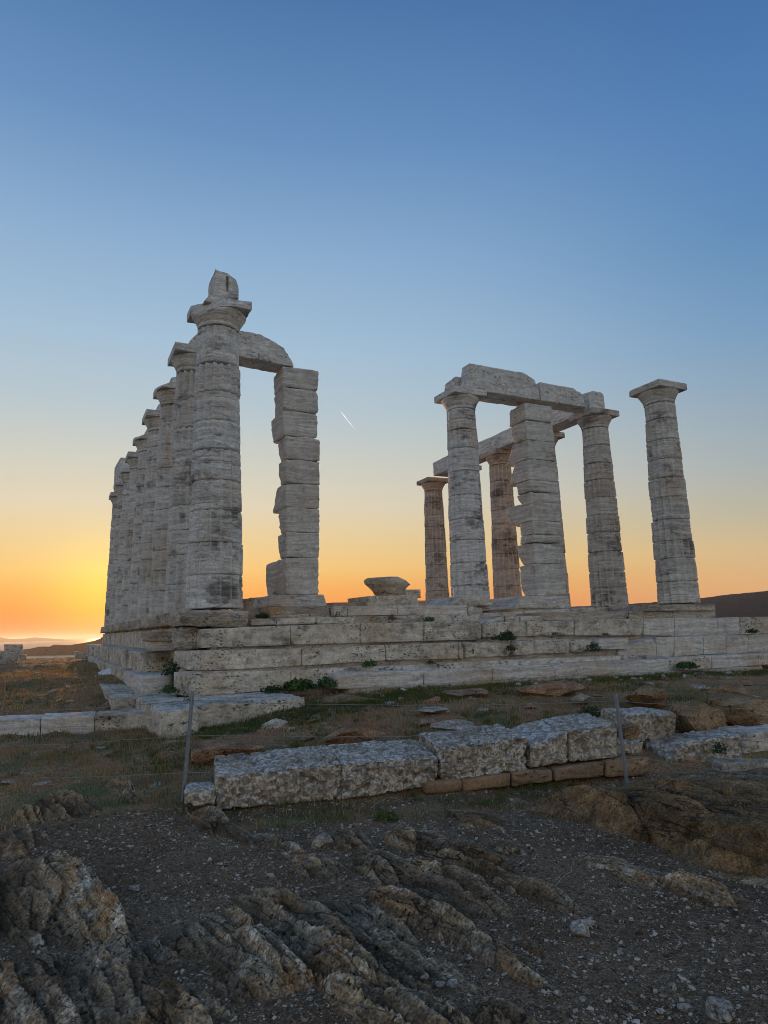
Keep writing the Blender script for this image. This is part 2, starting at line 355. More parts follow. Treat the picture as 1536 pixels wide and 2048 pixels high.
def terrain_mat():
    m, t, b = new_mat('hilltop_ground'); P = pos(t)
    at_r = t.n('ShaderNodeAttribute', attribute_name='rock').outputs['Fac']; at_g = t.n('ShaderNodeAttribute', attribute_name='grassy').outputs['Fac']; at_b = t.n('ShaderNodeAttribute', attribute_name='ochre').outputs['Fac']
    n1 = t.noise(P, 1.5, 5, .6); n2 = t.noise(P, 14, 5, .7); n3 = t.noise(P, 70, 3, .7)
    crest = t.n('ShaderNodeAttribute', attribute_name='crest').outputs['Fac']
    soil = t.mix(t.step(n1, .38, .62), (.150, .096, .055, 1), (.200, .134, .081, 1)); soil = t.mix(1, soil, t.ramp(n3, [(.32, (.25, .25, .25)), (.5, (.9, .9, .9)), (.68, (2.0, 2.0, 2.0))]), 'MULTIPLY')
    spk = t.step(t.voro(P, 48).outputs['Distance'], .30, .14); spk2 = t.step(t.noise(P, 21, 2), .46, .62)
    soil = t.mix(t.math('MULTIPLY', spk, spk2), soil, (.42, .36, .28, 1))
    turf = t.mix(t.step(n2, .4, .6), (.25, .165, .084, 1), (.37, .26, .145, 1)); turf = t.mix(t.step(t.noise(P, .7, 4), .44, .62), turf, (.15, .145, .06, 1)); turf = t.mix(t.step(t.noise(P, 1.6, 5, .65), .47, .60), turf, (.33, .175, .092, 1))
    turf = t.mix(1, turf, t.ramp(n3, [(.32, (.25, .25, .25)), (.5, (.9, .9, .9)), (.68, (1.9, 1.9, 1.9))]), 'MULTIPLY')
    c = t.mix(at_g, soil, turf)
    # strata run along the strike of the schist
    Pr = t.n('ShaderNodeVectorRotate', rotation_type='Z_AXIS'); t.L.new(P, Pr.inputs['Vector']); Pr.inputs['Angle'].default_value = -0.2
    st = t.noise(Pr.outputs[0], 1, 5, .65, sv=(26, 3.5, 22)); lich = t.step(t.noise(P, 9, 6, .7), .50, .62)
    rk = t.mix(t.step(n1, .4, .6), (.245, .182, .112, 1), (.205, .165, .115, 1)); rk = t.mix(t.step(t.noise(P, 2.6, 4), .5, .66), rk, (.25, .155, .078, 1))
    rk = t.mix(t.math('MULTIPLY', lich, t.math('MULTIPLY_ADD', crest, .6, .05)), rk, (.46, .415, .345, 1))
    rk = t.mix(1, rk, t.ramp(st, [(.28, (.35, .35, .35)), (.5, (.95, .95, .95)), (.72, (1.55, 1.55, 1.55))]), 'MULTIPLY')
    rk = t.mix(1, rk, t.ramp(n3, [(.32, (.35, .35, .35)), (.5, (1, 1, 1)), (.68, (1.7, 1.7, 1.7))]), 'MULTIPLY'); rk = t.mix(t.step(t.noise(P, 30, 3, .6), .60, .68), rk, (.03, .026, .02, 1))
    rk = t.mix(1, rk, t.ramp(crest, [(0, (.55, .53, .5)), (.5, (1.05, 1.03, 1)), (1, (1.75, 1.7, 1.6))]), 'MULTIPLY')  # relief shading put into the colour: hollows darker, crests lighter
    och = t.mix(t.step(n1, .4, .62), (.205, .122, .054, 1), (.26, .168, .085, 1)); och = t.mix(t.math('MULTIPLY', t.step(n2, .56, .70), .6), och, (.33, .285, .21, 1)); och = t.mix(t.math('MULTIPLY', t.step(t.noise(P, 3.3, 5), .5, .64), .7), och, (.14, .105, .066, 1))
    och = t.mix(1, och, t.ramp(n3, [(.32, (.4, .4, .4)), (.5, (1, 1, 1)), (.68, (1.6, 1.6, 1.6))]), 'MULTIPLY')
    och = t.mix(1, och, t.ramp(t.noise(P, 9, 5, .7), [(.3, (.5, .5, .5)), (.7, (1.45, 1.45, 1.45))]), 'MULTIPLY'); och = t.mix(1, och, t.ramp(crest, [(0, (.55, .53, .5)), (.5, (1.05, 1.03, 1)), (1, (1.75, 1.7, 1.6))]), 'MULTIPLY')  # ledge colour carries the same painted shading of hollows and crests
    fr1 = t.math('ABSOLUTE', t.math('SUBTRACT', t.noise(Pr.outputs[0], 1, 3, .5, sv=(7, 1.1, 7)), .5)); fr2 = t.math('ABSOLUTE', t.math('SUBTRACT', t.noise(Pr.outputs[0], 1, 3, .5, sv=(2.2, 4.5, 3)), .5))
    frac = t.math('MAXIMUM', t.step(fr1, .013, .004), t.math('MULTIPLY', t.step(fr2, .010, .003), .8))
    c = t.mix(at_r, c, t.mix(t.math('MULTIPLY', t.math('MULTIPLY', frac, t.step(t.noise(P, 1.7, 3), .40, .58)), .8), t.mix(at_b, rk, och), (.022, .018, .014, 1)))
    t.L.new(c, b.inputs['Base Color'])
    h = t.math('ADD', t.math('MULTIPLY', n2, .6), t.math('MULTIPLY', n3, .35)); h = t.math('ADD', h, t.math('MULTIPLY', t.math('MULTIPLY', st, at_r), .9)); h = t.math('ADD', h, t.math('MULTIPLY', spk, .25)); h = t.math('SUBTRACT', h, t.math('MULTIPLY', t.math('MULTIPLY', frac, at_r), .8))
    bump(t, b, h, .9, .03); return m
GROUND = terrain_mat()

# ------------------------------------------------------------------ the ground of the cape
CTRL = np.array([(-3, -11.8, -2.1), (0, -13.3, -2.12), (-1.4, -12.5, -2.1), (2, -13, -2.15), (-3, -9, -2.05), (-.4, -10.5, -2.1), (-1.6, -8.8, -2.05), (1, -10.6, -2.07), (2.4, -10.2, -2.07),
    (-3.1, -7.5, -1.97), (-2.1, -4.4, -1.86), (-3.3, -4.1, -1.86), (-1.35, -6.2, -1.82), (-2, -2.2, -1.62), (-3.3, -2.4, -1.64), (-3.5, 0, -1.58), (-2, 6, -1.45), (-2, 14, -1.4), (-4, 10, -1.5), (-4, 20, -1.58), (-4, 30, -1.62),
    (-.3, -6.1, -1.70), (1.5, -5.4, -1.52), (3, -5.5, -1.52), (6, -5.5, -1.55), (9, -5.4, -1.6), (12.5, -5.2, -1.66), (.2, -8.0, -1.68), (2.5, -7, -1.6), (2.6, -8.9, -1.62), (4.5, -8.5, -1.62), (4.5, -10.4, -2.12), (3.4, -10.4, -2.10), (4, -11, -2.12),
    (6.5, -9, -1.66), (3, -12, -2.1), (-6, -12, -2.1), (0, -16, -2.15), (-6, -16, -2.15), (6, -16, -2.15), (-1, -9.3, -2.04), (1, -9.85, -2.0), (2.5, -10.2, -1.95), (-6, -6, -1.95), (8, -12, -2.1), (10, -8, -1.7),
    (0, 0, -1.3), (6, 0, -1.2), (12, 0, -1.3), (6, 10, -1.2), (12, 12, -1.3), (0, 10, -1.3), (14, 20, -1.5), (4, 26, -1.5), (-8, 0, -1.7), (-8, 14, -1.8), (17, -3, -1.7), (17, 8, -1.8)])
def base_z(x, y):
    num = np.zeros_like(x); den = np.full_like(x, 1e-9)
    for cx, cy, cz in CTRL:
        d2 = (x-cx)**2+(y-cy)**2; wt = np.exp(-d2/2.6)+.02/(1+d2)**2
        num += wt*cz; den += wt
    z = num/den; ds = (x+1.33)*.1993+(y+8.95)*.9799           # distance behind the front line of the low wall
    return z-np.maximum(0, z+2.07)*sstep(.25, -.05, ds)*sstep(-1.7, -.7, ds)*sstep(-1.8, -1.2, x)*sstep(7.5, 5.5, x)
def cells(p, q, seed):
    """broken plates: offset to the nearest plate centre, two distances and three random numbers per plate"""
    ip = np.floor(p).astype(int); iq = np.floor(q).astype(int); best = np.full(p.shape, 1e9); second = best.copy(); dx = np.zeros_like(p); dy = np.zeros_like(p); hh = np.zeros(p.shape, int)
    for a in (-1, 0, 1):
        for b in (-1, 0, 1):
            h = _PERM[_PERM[(ip+a+seed) & 255]+((iq+b) & 255)]; sx = ip+a+.1+.8*_PERM[h+31]/255; sy = iq+b+.1+.8*_PERM[h+77]/255
            ex, ey = p-sx, q-sy; dd = ex*ex+ey*ey; nb = dd < best; second = np.where(nb, best, np.minimum(second, dd)); best = np.where(nb, dd, best); dx = np.where(nb, ex, dx); dy = np.where(nb, ey, dy); hh = np.where(nb, h, hh)
    R_ = lambda o: _PERM[hh+o]/255-.5
    return dx, dy, np.sqrt(best), np.sqrt(second), R_(11), R_(53), R_(101)
STRIKE = np.array([.2, -.98])
def sc_coords(x, y):
    return x*STRIKE[0]+y*STRIKE[1], x*.98+y*.2       # along the strike, across it
# outcrops: photo pixel, assumed height, half length along strike, half width, lift, ochre
OUT = [(90, 1800, .85, .42, .20, 0), (215, 1830, .6, .15, .16, 0), (60, 1960, .5, .6, .12, 0), (330, 1900, .4, .42, .14, 0), (500, 1930, .4, .35, .13, 0), (700, 1900, 1.0, .34, .15, 0), (860, 1850, .8, .16, .20, 0),
       (620, 1740, .5, .3, .14, 0), (760, 1750, .5, .25, .12, 0), (960, 1740, .6, .22, .15, .4), (1060, 1790, .6, .2, .13, .3), (850, 2040, .4, .3, .1, 0), (120, 1640, .55, .4, .13, .7), (430, 1660, .8, .17, .16, .3), (240, 1600, .5, .16, .10, .5),
       (1080, 1900, .35, .12, .05, 0), (1010, 2040, .3, .16, .11, .3), (1390, 1775, .5, .2, .05, 0), (1230, 1740, .5, .25, .05, 0), (400, 2000, .35, .5, .1, 0), (950, 1650, .4, .3, .10, .6), (30, 1700, .3, .3, .1, .3), (560, 1700, .5, .3, .08, 0), (690, 1690, .5, .35, .09, .1), (830, 1700, .6, .35, .09, .2), (900, 1790, .6, .35, .11, .1), (1150, 1800, .5, .22, .07, .3), (1010, 1700, .5, .3, .08, .4), (700, 1840, .7, .4, .12, 0), (570, 1840, .5, .3, .11, 0), (780, 1960, .6, .4, .12, 0), (180, 1960, .5, .5, .13, 0)]
OUT = [(at(u, v, 'z', -2.08), hl, hw, lift, oc) for u, v, hl, hw, lift, oc in OUT]
def ground(x, y, detail=True):
    """height, rock mask, grass mask and ochre mask of the hilltop at (x, y)"""
    x = np.asarray(x, float); y = np.asarray(y, float)
    z = base_z(x, y); t, c = sc_coords(x, y)
    near = sstep(-2.0, -6.0, y)
    soil = z+.035*fbm2(x*.9, y*.9, 3, 3.1)+.016*fbm2(x*4, y*4, 3, 8.0)+.007*fbm2(x*17, y*17, 2, 8.5)+(.06*fbm2(x*2.2, y*2.2, 3, 61.0)+.035*np.maximum(0, fbm2(x*4.5, y*4.5, 3, 66.0)))*sstep(-9.6, -8.2, y)+.05*fbm2(x*.35, y*.35, 2, 1.0)*near
    lift = np.full_like(x, -.10); och = np.zeros_like(x)
    wx = x+.10*fbm2(x*1.7, y*1.7, 2, 21.0); wy = y+.25*fbm2(x*1.3, y*1.3, 2, 25.0); tw, cw = sc_coords(wx, wy)
    for P, hl, hw, lf, oc in OUT:
        t0, c0 = sc_coords(P[0], P[1]); dt = (tw-t0)/hl; dc = (cw-c0)/hw
        g = np.exp(-(np.abs(dt)**2.0))*np.exp(-np.abs(dc)**2.2)
        lift = np.maximum(lift, -.10+(lf*.72+.10)*g); och = np.maximum(och, oc*g)
    # the long ochre ledge on the right: a steep face towards the path and a gently falling back
    e = 1.42-.30*(y+11.0)*.35+.10*fbm2(y*1.3, x*0+2, 2, 2.0); d = x-e
    top = .25*sstep(-10.05, -10.9, y)
    led = top*np.where(d < 0, sstep(-.26, -.02, d), np.exp(-np.maximum(d, 0)/2.2))-.08*(1-sstep(-.5, -.25, d))
    led = np.where(y < -9.6, led, -.12); ledm = sstep(-.36, -.2, d)*sstep(-9.9, -10.4, y)*sstep(2.6, 1.2, d)
    lift = np.maximum(lift, np.where(ledm > .02, led, -.12)); och = np.maximum(och, ledm)
    # schist broken into tilted plates along the strike, in three sizes
    wt = t+.25*fbm2(x*1.1, y*1.1, 2, 5.0)+.03*fbm2(x*7, y*7, 2, 15.0); wc = c+.16*fbm2(x*1.0, y*1.0, 2, 6.0)+.022*fbm2(x*6, y*6, 2, 16.0)
    dx1, dy1, a1, b1, r1, r2, r3 = cells(wt*.52, wc*2.6, 3); dx2, dy2, a2, b2, q1, q2, q3 = cells(wt*2.1, wc*10, 40); dx3, dy3, a3, b3, w1, w2, w3 = cells(wt*7, wc*27, 90)
    pl = .065*r1+dy1*(.075+.08*r2)+dx1*.05*r3-.050*np.exp(-(b1-a1)/.045)
    pl = pl+.030*q1+dy2*(.034+.030*q2)+dx2*.018*q3-.020*np.exp(-(b2-a2)/.07)+.013*w1+dy3*.014*w2+dx3*.012*w3
    amp = .55+.55*sstep(-.05, .15, lift)
    low = z+lift+.03*fbm(np.stack([t*.8, c*2.4, z*0], -1), 2)
    pitn = fbm2(x*19, y*19, 3, 16.0); fine_ = .007*fbm2(x*7, y*7, 3, 4.0)+.007*pitn
    rk = low+amp*pl+fine_
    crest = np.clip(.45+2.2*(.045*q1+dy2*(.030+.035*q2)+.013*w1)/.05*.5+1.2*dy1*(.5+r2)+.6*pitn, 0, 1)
    dx4, dy4, a4, b4, u1, u2, u3 = cells(y*.8+.3*d, d*5.2-.7*y+.5*fbm2(x*.8, y*.8, 2, 33.0), 21)
    ldet = .085*u1+dy4*(.06+.06*u2)*sstep(-.2, .1, d)+dx4*.10*u3-.085*np.exp(-(b4-a4)/.045)+.8*(.045*q1+dy2*.035*q2+dx2*.03*q3-.014*np.exp(-(b2-a2)/.07))+.010*w1+fine_
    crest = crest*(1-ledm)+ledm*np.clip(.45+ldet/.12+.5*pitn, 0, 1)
    rk = rk*(1-ledm)+(z+lift+ldet)*ledm
    k = 60.0; zz = np.maximum(soil, rk)
    rock_m = sstep(-.004, .012, rk-soil)
    grassy = np.clip(sstep(-9.25, -8.6, y+.22*(x+1.3)+.5*fbm2(x*1.3, y*1.3, 3, 14.0)), 0, 1)
    gr2 = sstep(.5, .0, np.abs(y+.22*x+9.75+.35*fbm2(x*2, y*2, 2, 19.0)))*sstep(-1.7, -1.2, x)
    grassy = np.maximum(grassy, .85*gr2)
    rr = np.hypot(np.maximum(np.abs(x-4)-16, 0), np.maximum(np.abs(y-4)-27, 0))
    zz = zz-np.clip(rr-1, 0, None)**1.25*.45
    return zz, rock_m, grassy, och, crest
def spaced(segments):
    out = [segments[0][0]]
    for a, b, s0, s1 in segments:
        xx = a
        while xx < b-1e-6:
            s = s0+(s1-s0)*(xx-a)/(b-a); xx = min(b, xx+s); out.append(xx)
    return np.array(out)
gx = spaced([(-70, -12, 6, 1.2), (-12, -4.2, 1.0, .05), (-4.2, 3.0, .0135, .0135), (3.0, 8, .02, .12), (8, 20, .15, 1), (20, 80, 1.5, 8)])
gy = spaced([(-60, -18, 6, 1), (-18, -13.6, .6, .05), (-13.6, -8.6, .0135, .0135), (-8.6, -4, .025, .05), (-4, 36, .1, .5), (36, 90, .8, 8)])
GX, GY = np.meshgrid(gx, gy, indexing='ij')
gz, grk, ggr, goc, gcr = ground(GX.ravel(), GY.ravel())
nx_, ny_ = GX.shape; ii = np.arange(nx_*ny_).reshape(nx_, ny_)
gf = np.stack([ii[:-1, :-1].ravel(), ii[1:, :-1].ravel(), ii[1:, 1:].ravel(), ii[:-1, 1:].ravel()], -1)
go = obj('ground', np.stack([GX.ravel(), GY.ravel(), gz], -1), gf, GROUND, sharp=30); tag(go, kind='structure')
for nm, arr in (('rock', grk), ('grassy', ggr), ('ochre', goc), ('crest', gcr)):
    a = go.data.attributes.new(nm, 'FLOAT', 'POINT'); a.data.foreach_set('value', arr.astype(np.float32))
def gh(x, y):
    return float(ground(np.array([x]), np.array([y]))[0][0])

# ------------------------------------------------------------------ sea, far land
def sea_mat():
    m, t, b = new_mat('evening_sea'); P = pos(t)
    b.inputs['Base Color'].default_value = (.03, .05, .07, 1); b.inputs['Roughness'].default_value = .34; b.inputs['Specular IOR Level'].default_value = .5
    n = t.noise(P, 1, 4, .6, sv=(.05, .02, .05)); bump(t, b, n, .35, 1.2); return m
SEA_Z = -60.0
sx = np.array([-60000, -6000, 0, 6000, 60000.]); sy = np.array([-20000, 0, 6000, 30000, 90000.])
SX, SY = np.meshgrid(sx, sy, indexing='ij'); si = np.arange(25).reshape(5, 5)
tag(obj('sea', np.stack([SX.ravel(), SY.ravel(), np.full(25, SEA_Z)], -1), np.stack([si[:-1, :-1].ravel(), si[1:, :-1].ravel(), si[1:, 1:].ravel(), si[:-1, 1:].ravel()], -1), sea_mat()), kind='structure')
def hill_mat(name, a, b_):
    m, t, b = new_mat(name); P = pos(t)
    c = t.mix(t.step(t.noise(P, .02, 6, .7), .42, .6), a+(1,), b_+(1,)); c = t.mix(t.step(t.noise(P, .09, 3, .6), .5, .62), c, tuple(x*.45 for x in a)+(1,)); t.L.new(c, b.inputs['Base Color'])
    bump(t, b, t.noise(P, .06, 5, .7), 1, 8); return m
def ridge(name, prof, depth, mat, rough=6.0, n=160, m=26, seed=0.0, label=None):
    """land mass whose skyline follows prof (points along its crest), falling to the sea on both sides"""
    prof = np.array(prof, float); s = np.linspace(0, 1, len(prof)); q = np.linspace(0, 1, n)
    X = np.interp(q, s, prof[:, 0]); Y = np.interp(q, s, prof[:, 1]); Z = np.interp(q, s, prof[:, 2])
    tx = np.gradient(X); ty = np.gradient(Y); ln = np.hypot(tx, ty); nx, ny = -ty/ln, tx/ln
    k = np.linspace(-1, 1, m); V = []
    for j, kk in enumerate(k):
        f = (1-abs(kk)**1.3); xx = X+nx*kk*depth; yy = Y+ny*kk*depth
        zz = SEA_Z-4+(Z-SEA_Z+4)*f+rough*fbm2(xx*.02+seed, yy*.02, 4)*min(1, f*4)*(1 if kk else .35)
        V.append(np.stack([xx, yy, zz], -1))
    V = np.stack(V, 1).reshape(-1, 3); ii = np.arange(n*m).reshape(n, m)
    o = obj(name, V, np.stack([ii[:-1, :-1].ravel(), ii[1:, :-1].ravel(), ii[1:, 1:].ravel(), ii[:-1, 1:].ravel()], -1), mat, sharp=None)
    return tag(o, label, kind='structure')
HILL = hill_mat('scrub_hillside', (.016, .022, .018), (.030, .030, .026))
def P_(u, v, y): return at(u, v, 'y', y)
ridge('hill', [P_(1010, 1222, 1700), P_(1100, 1214, 1680), P_(1150, 1212, 1650), P_(1250, 1207, 1600), P_(1330, 1203, 1500), P_(1400, 1196, 1450), P_(1470, 1187, 1400), P_(1536, 1180, 1350), P_(1620, 1172, 1300), P_(1800, 1165, 1150), P_(2000, 1180, 950)], 420, HILL, 5)
ridge('headland', [P_(-40, 1304, 2900), P_(40, 1300, 2870), P_(62, 1297, 2850), P_(78, 1293, 2840), P_(100, 1293, 2830), P_(108, 1289, 2820), P_(140, 1290, 2800), P_(165, 1286, 2780), P_(188, 1281, 2760), P_(200, 1276, 2750), P_(214, 1269, 2740), P_(300, 1264, 2720), P_(420, 1264, 2700), P_(520, 1280, 2700)], 45, HILL, 1.5, label=None)
ridge('far_island', [P_(-160, 1284, 20000), P_(-60, 1279, 20000), P_(0, 1274, 20000), P_(20, 1278, 20000), P_(50, 1277, 20000), P_(70, 1274.5, 20000), P_(95, 1276.5, 20000), P_(130, 1279, 20000), P_(180, 1281.5, 20000), P_(260, 1280, 20000)], 900, HILL, 8, n=120)

# ------------------------------------------------------------------ temple columns
S_, W_, H_ = 2.522, 12.3, 6.05
NECK = 5.52
def shaft_r(z): tt = z/NECK; return .525-.095*tt-.03*tt*tt
def drum_mesh(cx, cy, z0, z1, seed, flute, rmul, erode, fine=False):
    rs = np.random.default_rng(seed); h = z1-z0; nth = 192 if fine else 112
    lv = np.unique(np.concatenate([[0, .008, .024, .05, .95, .976, .992, 1], np.linspace(.09, .91, 24 if fine else 9)])); zz = z0+h*lv; th = np.arange(nth)/nth*2*math.pi
    TH, ZZ = np.meshgrid(th, zz, indexing='ij'); th_, z_ = TH.ravel(), ZZ.ravel()
    r = shaft_r(z_)*rmul
    fr = np.mod(th_*16/(2*math.pi), 1.0); f = np.abs(2*fr-1)
    base = np.stack([cx+r*np.cos(th_), cy+r*np.sin(th_), z_], -1)
    wearn = fbm(base*1.3+seed, 2)
    fl = np.clip(flute+.7*wearn, .12, 1.15)
    r = r-fl*.086*(1-f**1.5)+.018*fl
    # worn drums: the arrises have split into grooves
    gv = np.clip(.9-fl, 0, 1)*sstep(-.25, .15, fbm(base*np.array([2, 2, 1.2])+seed*.7, 2)); r = r-.030*gv*np.exp(-((1-f)/(.13 if fine else .16))**2)
    r = r-erode*(.007*np.maximum(0, fbm(base*np.array([1.8, 1.8, 17])+3, 2))+.014*np.maximum(0, fbm(base*3+9, 3)-.08)+.005*fbm(base*9+2, 2)+.020*sstep(.28, .5, fbm(base*np.array([5, 5, 9])+40, 2)))
    if fine:
        for q in range(4):
            zc = z0+h*rs.uniform(.12, .88)+.012*fbm(base*np.array([2, 2, 0])+q*9, 2); m_ = sstep(-.05, .2, fbm(base*np.array([1.6, 1.6, 0])+q*5.7+seed, 2)); r = r-.022*m_*np.exp(-((z_-zc)/.013)**2)
    ed = np.minimum(z_-z0, z1-z_); jn = fbm(base*np.array([3.5, 3.5, 1.2])+seed*1.7, 3)
    r = r-(.034+.07*np.maximum(0, jn-.15))*np.exp(-(ed/(.010+.045*np.maximum(0, jn-.05)))**1.6)
    big = fbm(base*1.05+seed*3.3+70, 2); r = r-.09*np.maximum(0, big-.30)*erode
    v = np.stack([cx+r*np.cos(th_), cy+r*np.sin(th_), z_], -1); arr = np.concatenate([np.clip(f**9*np.clip(fl*1.3, 0, 1)*sstep(-.3, .2, jn+.1), 0, 1), [0, 0]])
    k = len(lv); ii = np.arange(nth*k).reshape(nth, k); jj = np.roll(ii, -1, 0)
    F = [np.stack([ii[:, :-1].ravel(), jj[:, :-1].ravel(), jj[:, 1:].ravel(), ii[:, 1:].ravel()], -1)]
    v = np.concatenate([v, [[cx, cy, z0], [cx, cy, z1]]]); n0 = nth*k
    F.append(np.stack([np.full(nth, n0), jj[:, 0], ii[:, 0], ii[:, 0]], -1)); F.append(np.stack([np.full(nth, n0+1), ii[:, -1], jj[:, -1], jj[:, -1]], -1))
    return v, F, arr
def tri_quads(v, F):
    """triangulate a mixed list (degenerate quads mark triangles)"""
    out = []
    for q in F:
        out.append(q[:, [0, 1, 2]])
        g = q[:, 2] != q[:, 3]; out.append(q[g][:, [0, 2, 3]])
    return v, np.concatenate(out)
def echinus_mesh(cx, cy, seed, chips=(), nth=72):
    pr = [(NECK, .36), (NECK+.002, .395), (NECK+.012, .408), (NECK+.03, .404), (NECK+.06, .412), (NECK+.075, .406), (NECK+.09, .420), (NECK+.14, .440), (NECK+.20, .472), (NECK+.25, .502), (NECK+.29, .528), (NECK+.32, .541), (NECK+.335, .532), (NECK+.345, .49)]
    th = np.arange(nth)/nth*2*math.pi; v = []
    for z, r in pr: v.append(np.stack([cx+r*np.cos(th), cy+r*np.sin(th), np.full(nth, z)], -1))
    k = len(pr); v = np.stack(v, 1).reshape(-1, 3); d = v-np.array([cx, cy, 0]); d[:, 2] = 0; d /= np.linalg.norm(d, axis=1)[:, None]
    v = v+d*(.012*fbm(v*4+seed, 3)-.03*np.maximum(0, fbm(v*2.2+seed*2, 2)-.15))[:, None]
    ii = np.arange(nth*k).reshape(nth, k); jj = np.roll(ii, -1, 0)
    F = [np.stack([ii[:, :-1].ravel(), jj[:, :-1].ravel(), jj[:, 1:].ravel(), ii[:, 1:].ravel()], -1)]
    v = np.concatenate([v, [[cx, cy, NECK], [cx, cy, pr[-1][0]]]]); n0 = nth*k
    F.append(np.stack([np.full(nth, n0), jj[:, 0], ii[:, 0], ii[:, 0]], -1)); F.append(np.stack([np.full(nth, n0+1), ii[:, -1], jj[:, -1], jj[:, -1]], -1))
    for p0, n in chips:
        p0 = np.array(p0, float); n = np.array(n, float); n /= np.linalg.norm(n); s = (v-p0)@n+.04*fbm(v*3+1, 3); kk = s > 0; v[kk] -= n*s[kk][:, None]
    return v, F
def column(cx, cy, seed, label, mat, flute=(.75, .3), erode=1.0, joints=None, chips=(), abacus_wear=.02, group=None, fine=False):
    rs = np.random.default_rng(seed); t = empty('column', (cx, cy, 0), label, 'column', group)
    if joints is None:
        n = int(rs.integers(9, 11)); h = rs.uniform(.85, 1.15, n); joints = np.concatenate([[0], np.cumsum(h)/h.sum()*NECK])
    for k in range(len(joints)-1):
        zc = (joints[k]+joints[k+1])/2/NECK
        fl = flute[0]*(1-zc)+flute[1]*zc+rs.normal()*.22
        v, F, arr = drum_mesh(cx+rs.normal()*.005, cy+rs.normal()*.005, joints[k]+.002, joints[k+1]-.002, int(seed*20+k), fl, 1+rs.normal()*.007, erode*rs.uniform(.7, 1.35), fine)
        v, F = tri_quads(v, F); o = obj('drum', v, F, mat, t, sharp=28); a_ = o.data.attributes.new('arris', 'FLOAT', 'POINT'); a_.data.foreach_set('value', arr.astype(np.float32))
    v, F = tri_quads(*echinus_mesh(cx, cy, seed, chips)); obj('echinus', v, F, mat, t, sharp=30)
    s = .54
    v, F = hexa(box_front(cx-s, cx+s, cy-s, NECK+.345, H_), (0, 2*s, 0), .045, .012, abacus_wear, .008, .006, chips); obj('abacus', v, F, mat, t)
    return t
LAB = ['first column of the left row, nearest, with a broken capital under a shard of architrave', 'second column of the left row, carrying the beam that reaches to the square pier',
       'third column of the left row, counted from the near end', 'fourth column of the left row, counted from the near end', 'fifth column of the left row, counted from the near end',
       'sixth column of the left row, counted from the near end', 'seventh column of the left row, counted from the near end', 'eighth column of the left row, last but one before the sea', 'farthest column of the left row, at its sea end against the orange glow']
# measured joints of the nearest column
J1 = [0, .62, 1.22, 1.83, 2.40, 3.0, 3.58, 4.16, 4.74, 5.0+.52]
for k in range(-1, 8):
    cx, cy = 0.0, k*S_
    ch = [((-.24, cy-.24, 5.98), (-.66, -.66, .48)), ((.10, cy-.46, 6.02), (-.2, -.9, .35))] if k == -1 else ([((cx-.5, cy-.2, 5.95), (-.6, -.25, .75))] if k in (1, 3) else [])
    column(cx, cy, 11+k, LAB[k+1], MARBLE, (1.0, .45) if k == -1 else (1.0, .7), 1.0, J1 if k == -1 else None, ch, .06 if k == -1 else .05, 'columns of the left row', k < 1)
NL = ['free-standing column at the far right with an intact square capital', 'column right of the right-hand pier, carrying the beam end and a block stub', 'column hidden behind the right-hand pier, only its capital showing beside it',
      'reddish column between the slim column and the right-hand pier', 'column almost hidden behind the column that carries the left end of the beam', 'leftmost and farthest column of the right-hand group, warm brown']
for k in range(-1, 5):
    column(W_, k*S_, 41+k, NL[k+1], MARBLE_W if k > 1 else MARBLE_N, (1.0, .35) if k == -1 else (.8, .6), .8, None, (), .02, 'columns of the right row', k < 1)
column(7.35, 0, 61, 'dark-banded column left of the right-hand pier, under the left end of the beam', MARBLE, (.6, .3), .8, None, (), .02, None, True)

# ------------------------------------------------------------------ square piers (antae) of layered blocks
def pier(label, x0, x1, y0, ztop, joints_px, backs, xface, mat, seed, top_x=None):
    t = empty('square_pier', ((x0+x1)/2, y0+.5, 0), label, 'pier')
    zs = [at(x_, y_, 'y', y0)[2] for x_, y_ in joints_px]
    rs = np.random.default_rng(seed)
    for i in range(len(zs)-1):
        zt, zb = zs[i], zs[i+1]; tt = (zt+zb)/2/6.0
        xl = x0[0]+(x0[1]-x0[0])*tt if isinstance(x0, tuple) else x0; xr = x1[0]+(x1[1]-x1[0])*tt if isinstance(x1, tuple) else x1
        u_, v_ = backs[i]; yb = max(at(u_, v_, 'x', xface)[1], y0+.62)
        jx = rs.normal()*.012
        v, F = hexa(box_front(xl+jx, xr+jx, y0+rs.normal()*.01, zb+.004, zt-.004), (0, yb-y0, 0), .05, .018, .07, .010, .018)
        obj('block', v, F, mat, t)
    return t
def pier2(label, x0b, x0t, x1b, x1t, *a):
    t = empty('square_pier', ((x0b+x1b)/2, a[0]+.5, 0), label, 'pier'); y0, jp, backs, xface, mat, seed = a; rs = np.random.default_rng(seed)
    zs = [at(x_, y_, 'y', y0)[2] for x_, y_ in jp]
    for i in range(len(zs)-1):
        zt, zb = zs[i], zs[i+1]
        def X(zv, lo, hi): return lo+(hi-lo)*zv/6.0
        u_, v_ = backs[i]; yb = max(at(u_, v_, 'x', xface)[1], y0+.60); jx = rs.normal()*.014
        fr = [(X(zb, x0b, x0t)+jx, y0, zb+.003), (X(zb, x1b, x1t)+jx, y0, zb+.003), (X(zt, x1b, x1t)+jx, y0, zt-.003), (X(zt, x0b, x0t)+jx, y0, zt-.003)]
        ch = []
        if rs.random() < .6: ch.append(((x0b+.05, yb-.10, zb+(zt-zb)*rs.uniform(.1, .3)), (-.35, .75, -.5 if rs.random() < .5 else .5)))
        v, F = hexa(fr, (0, yb-y0, 0), .04, .028, .14, .018, .026, ch); obj('block', v, F, mat, t)
    return t
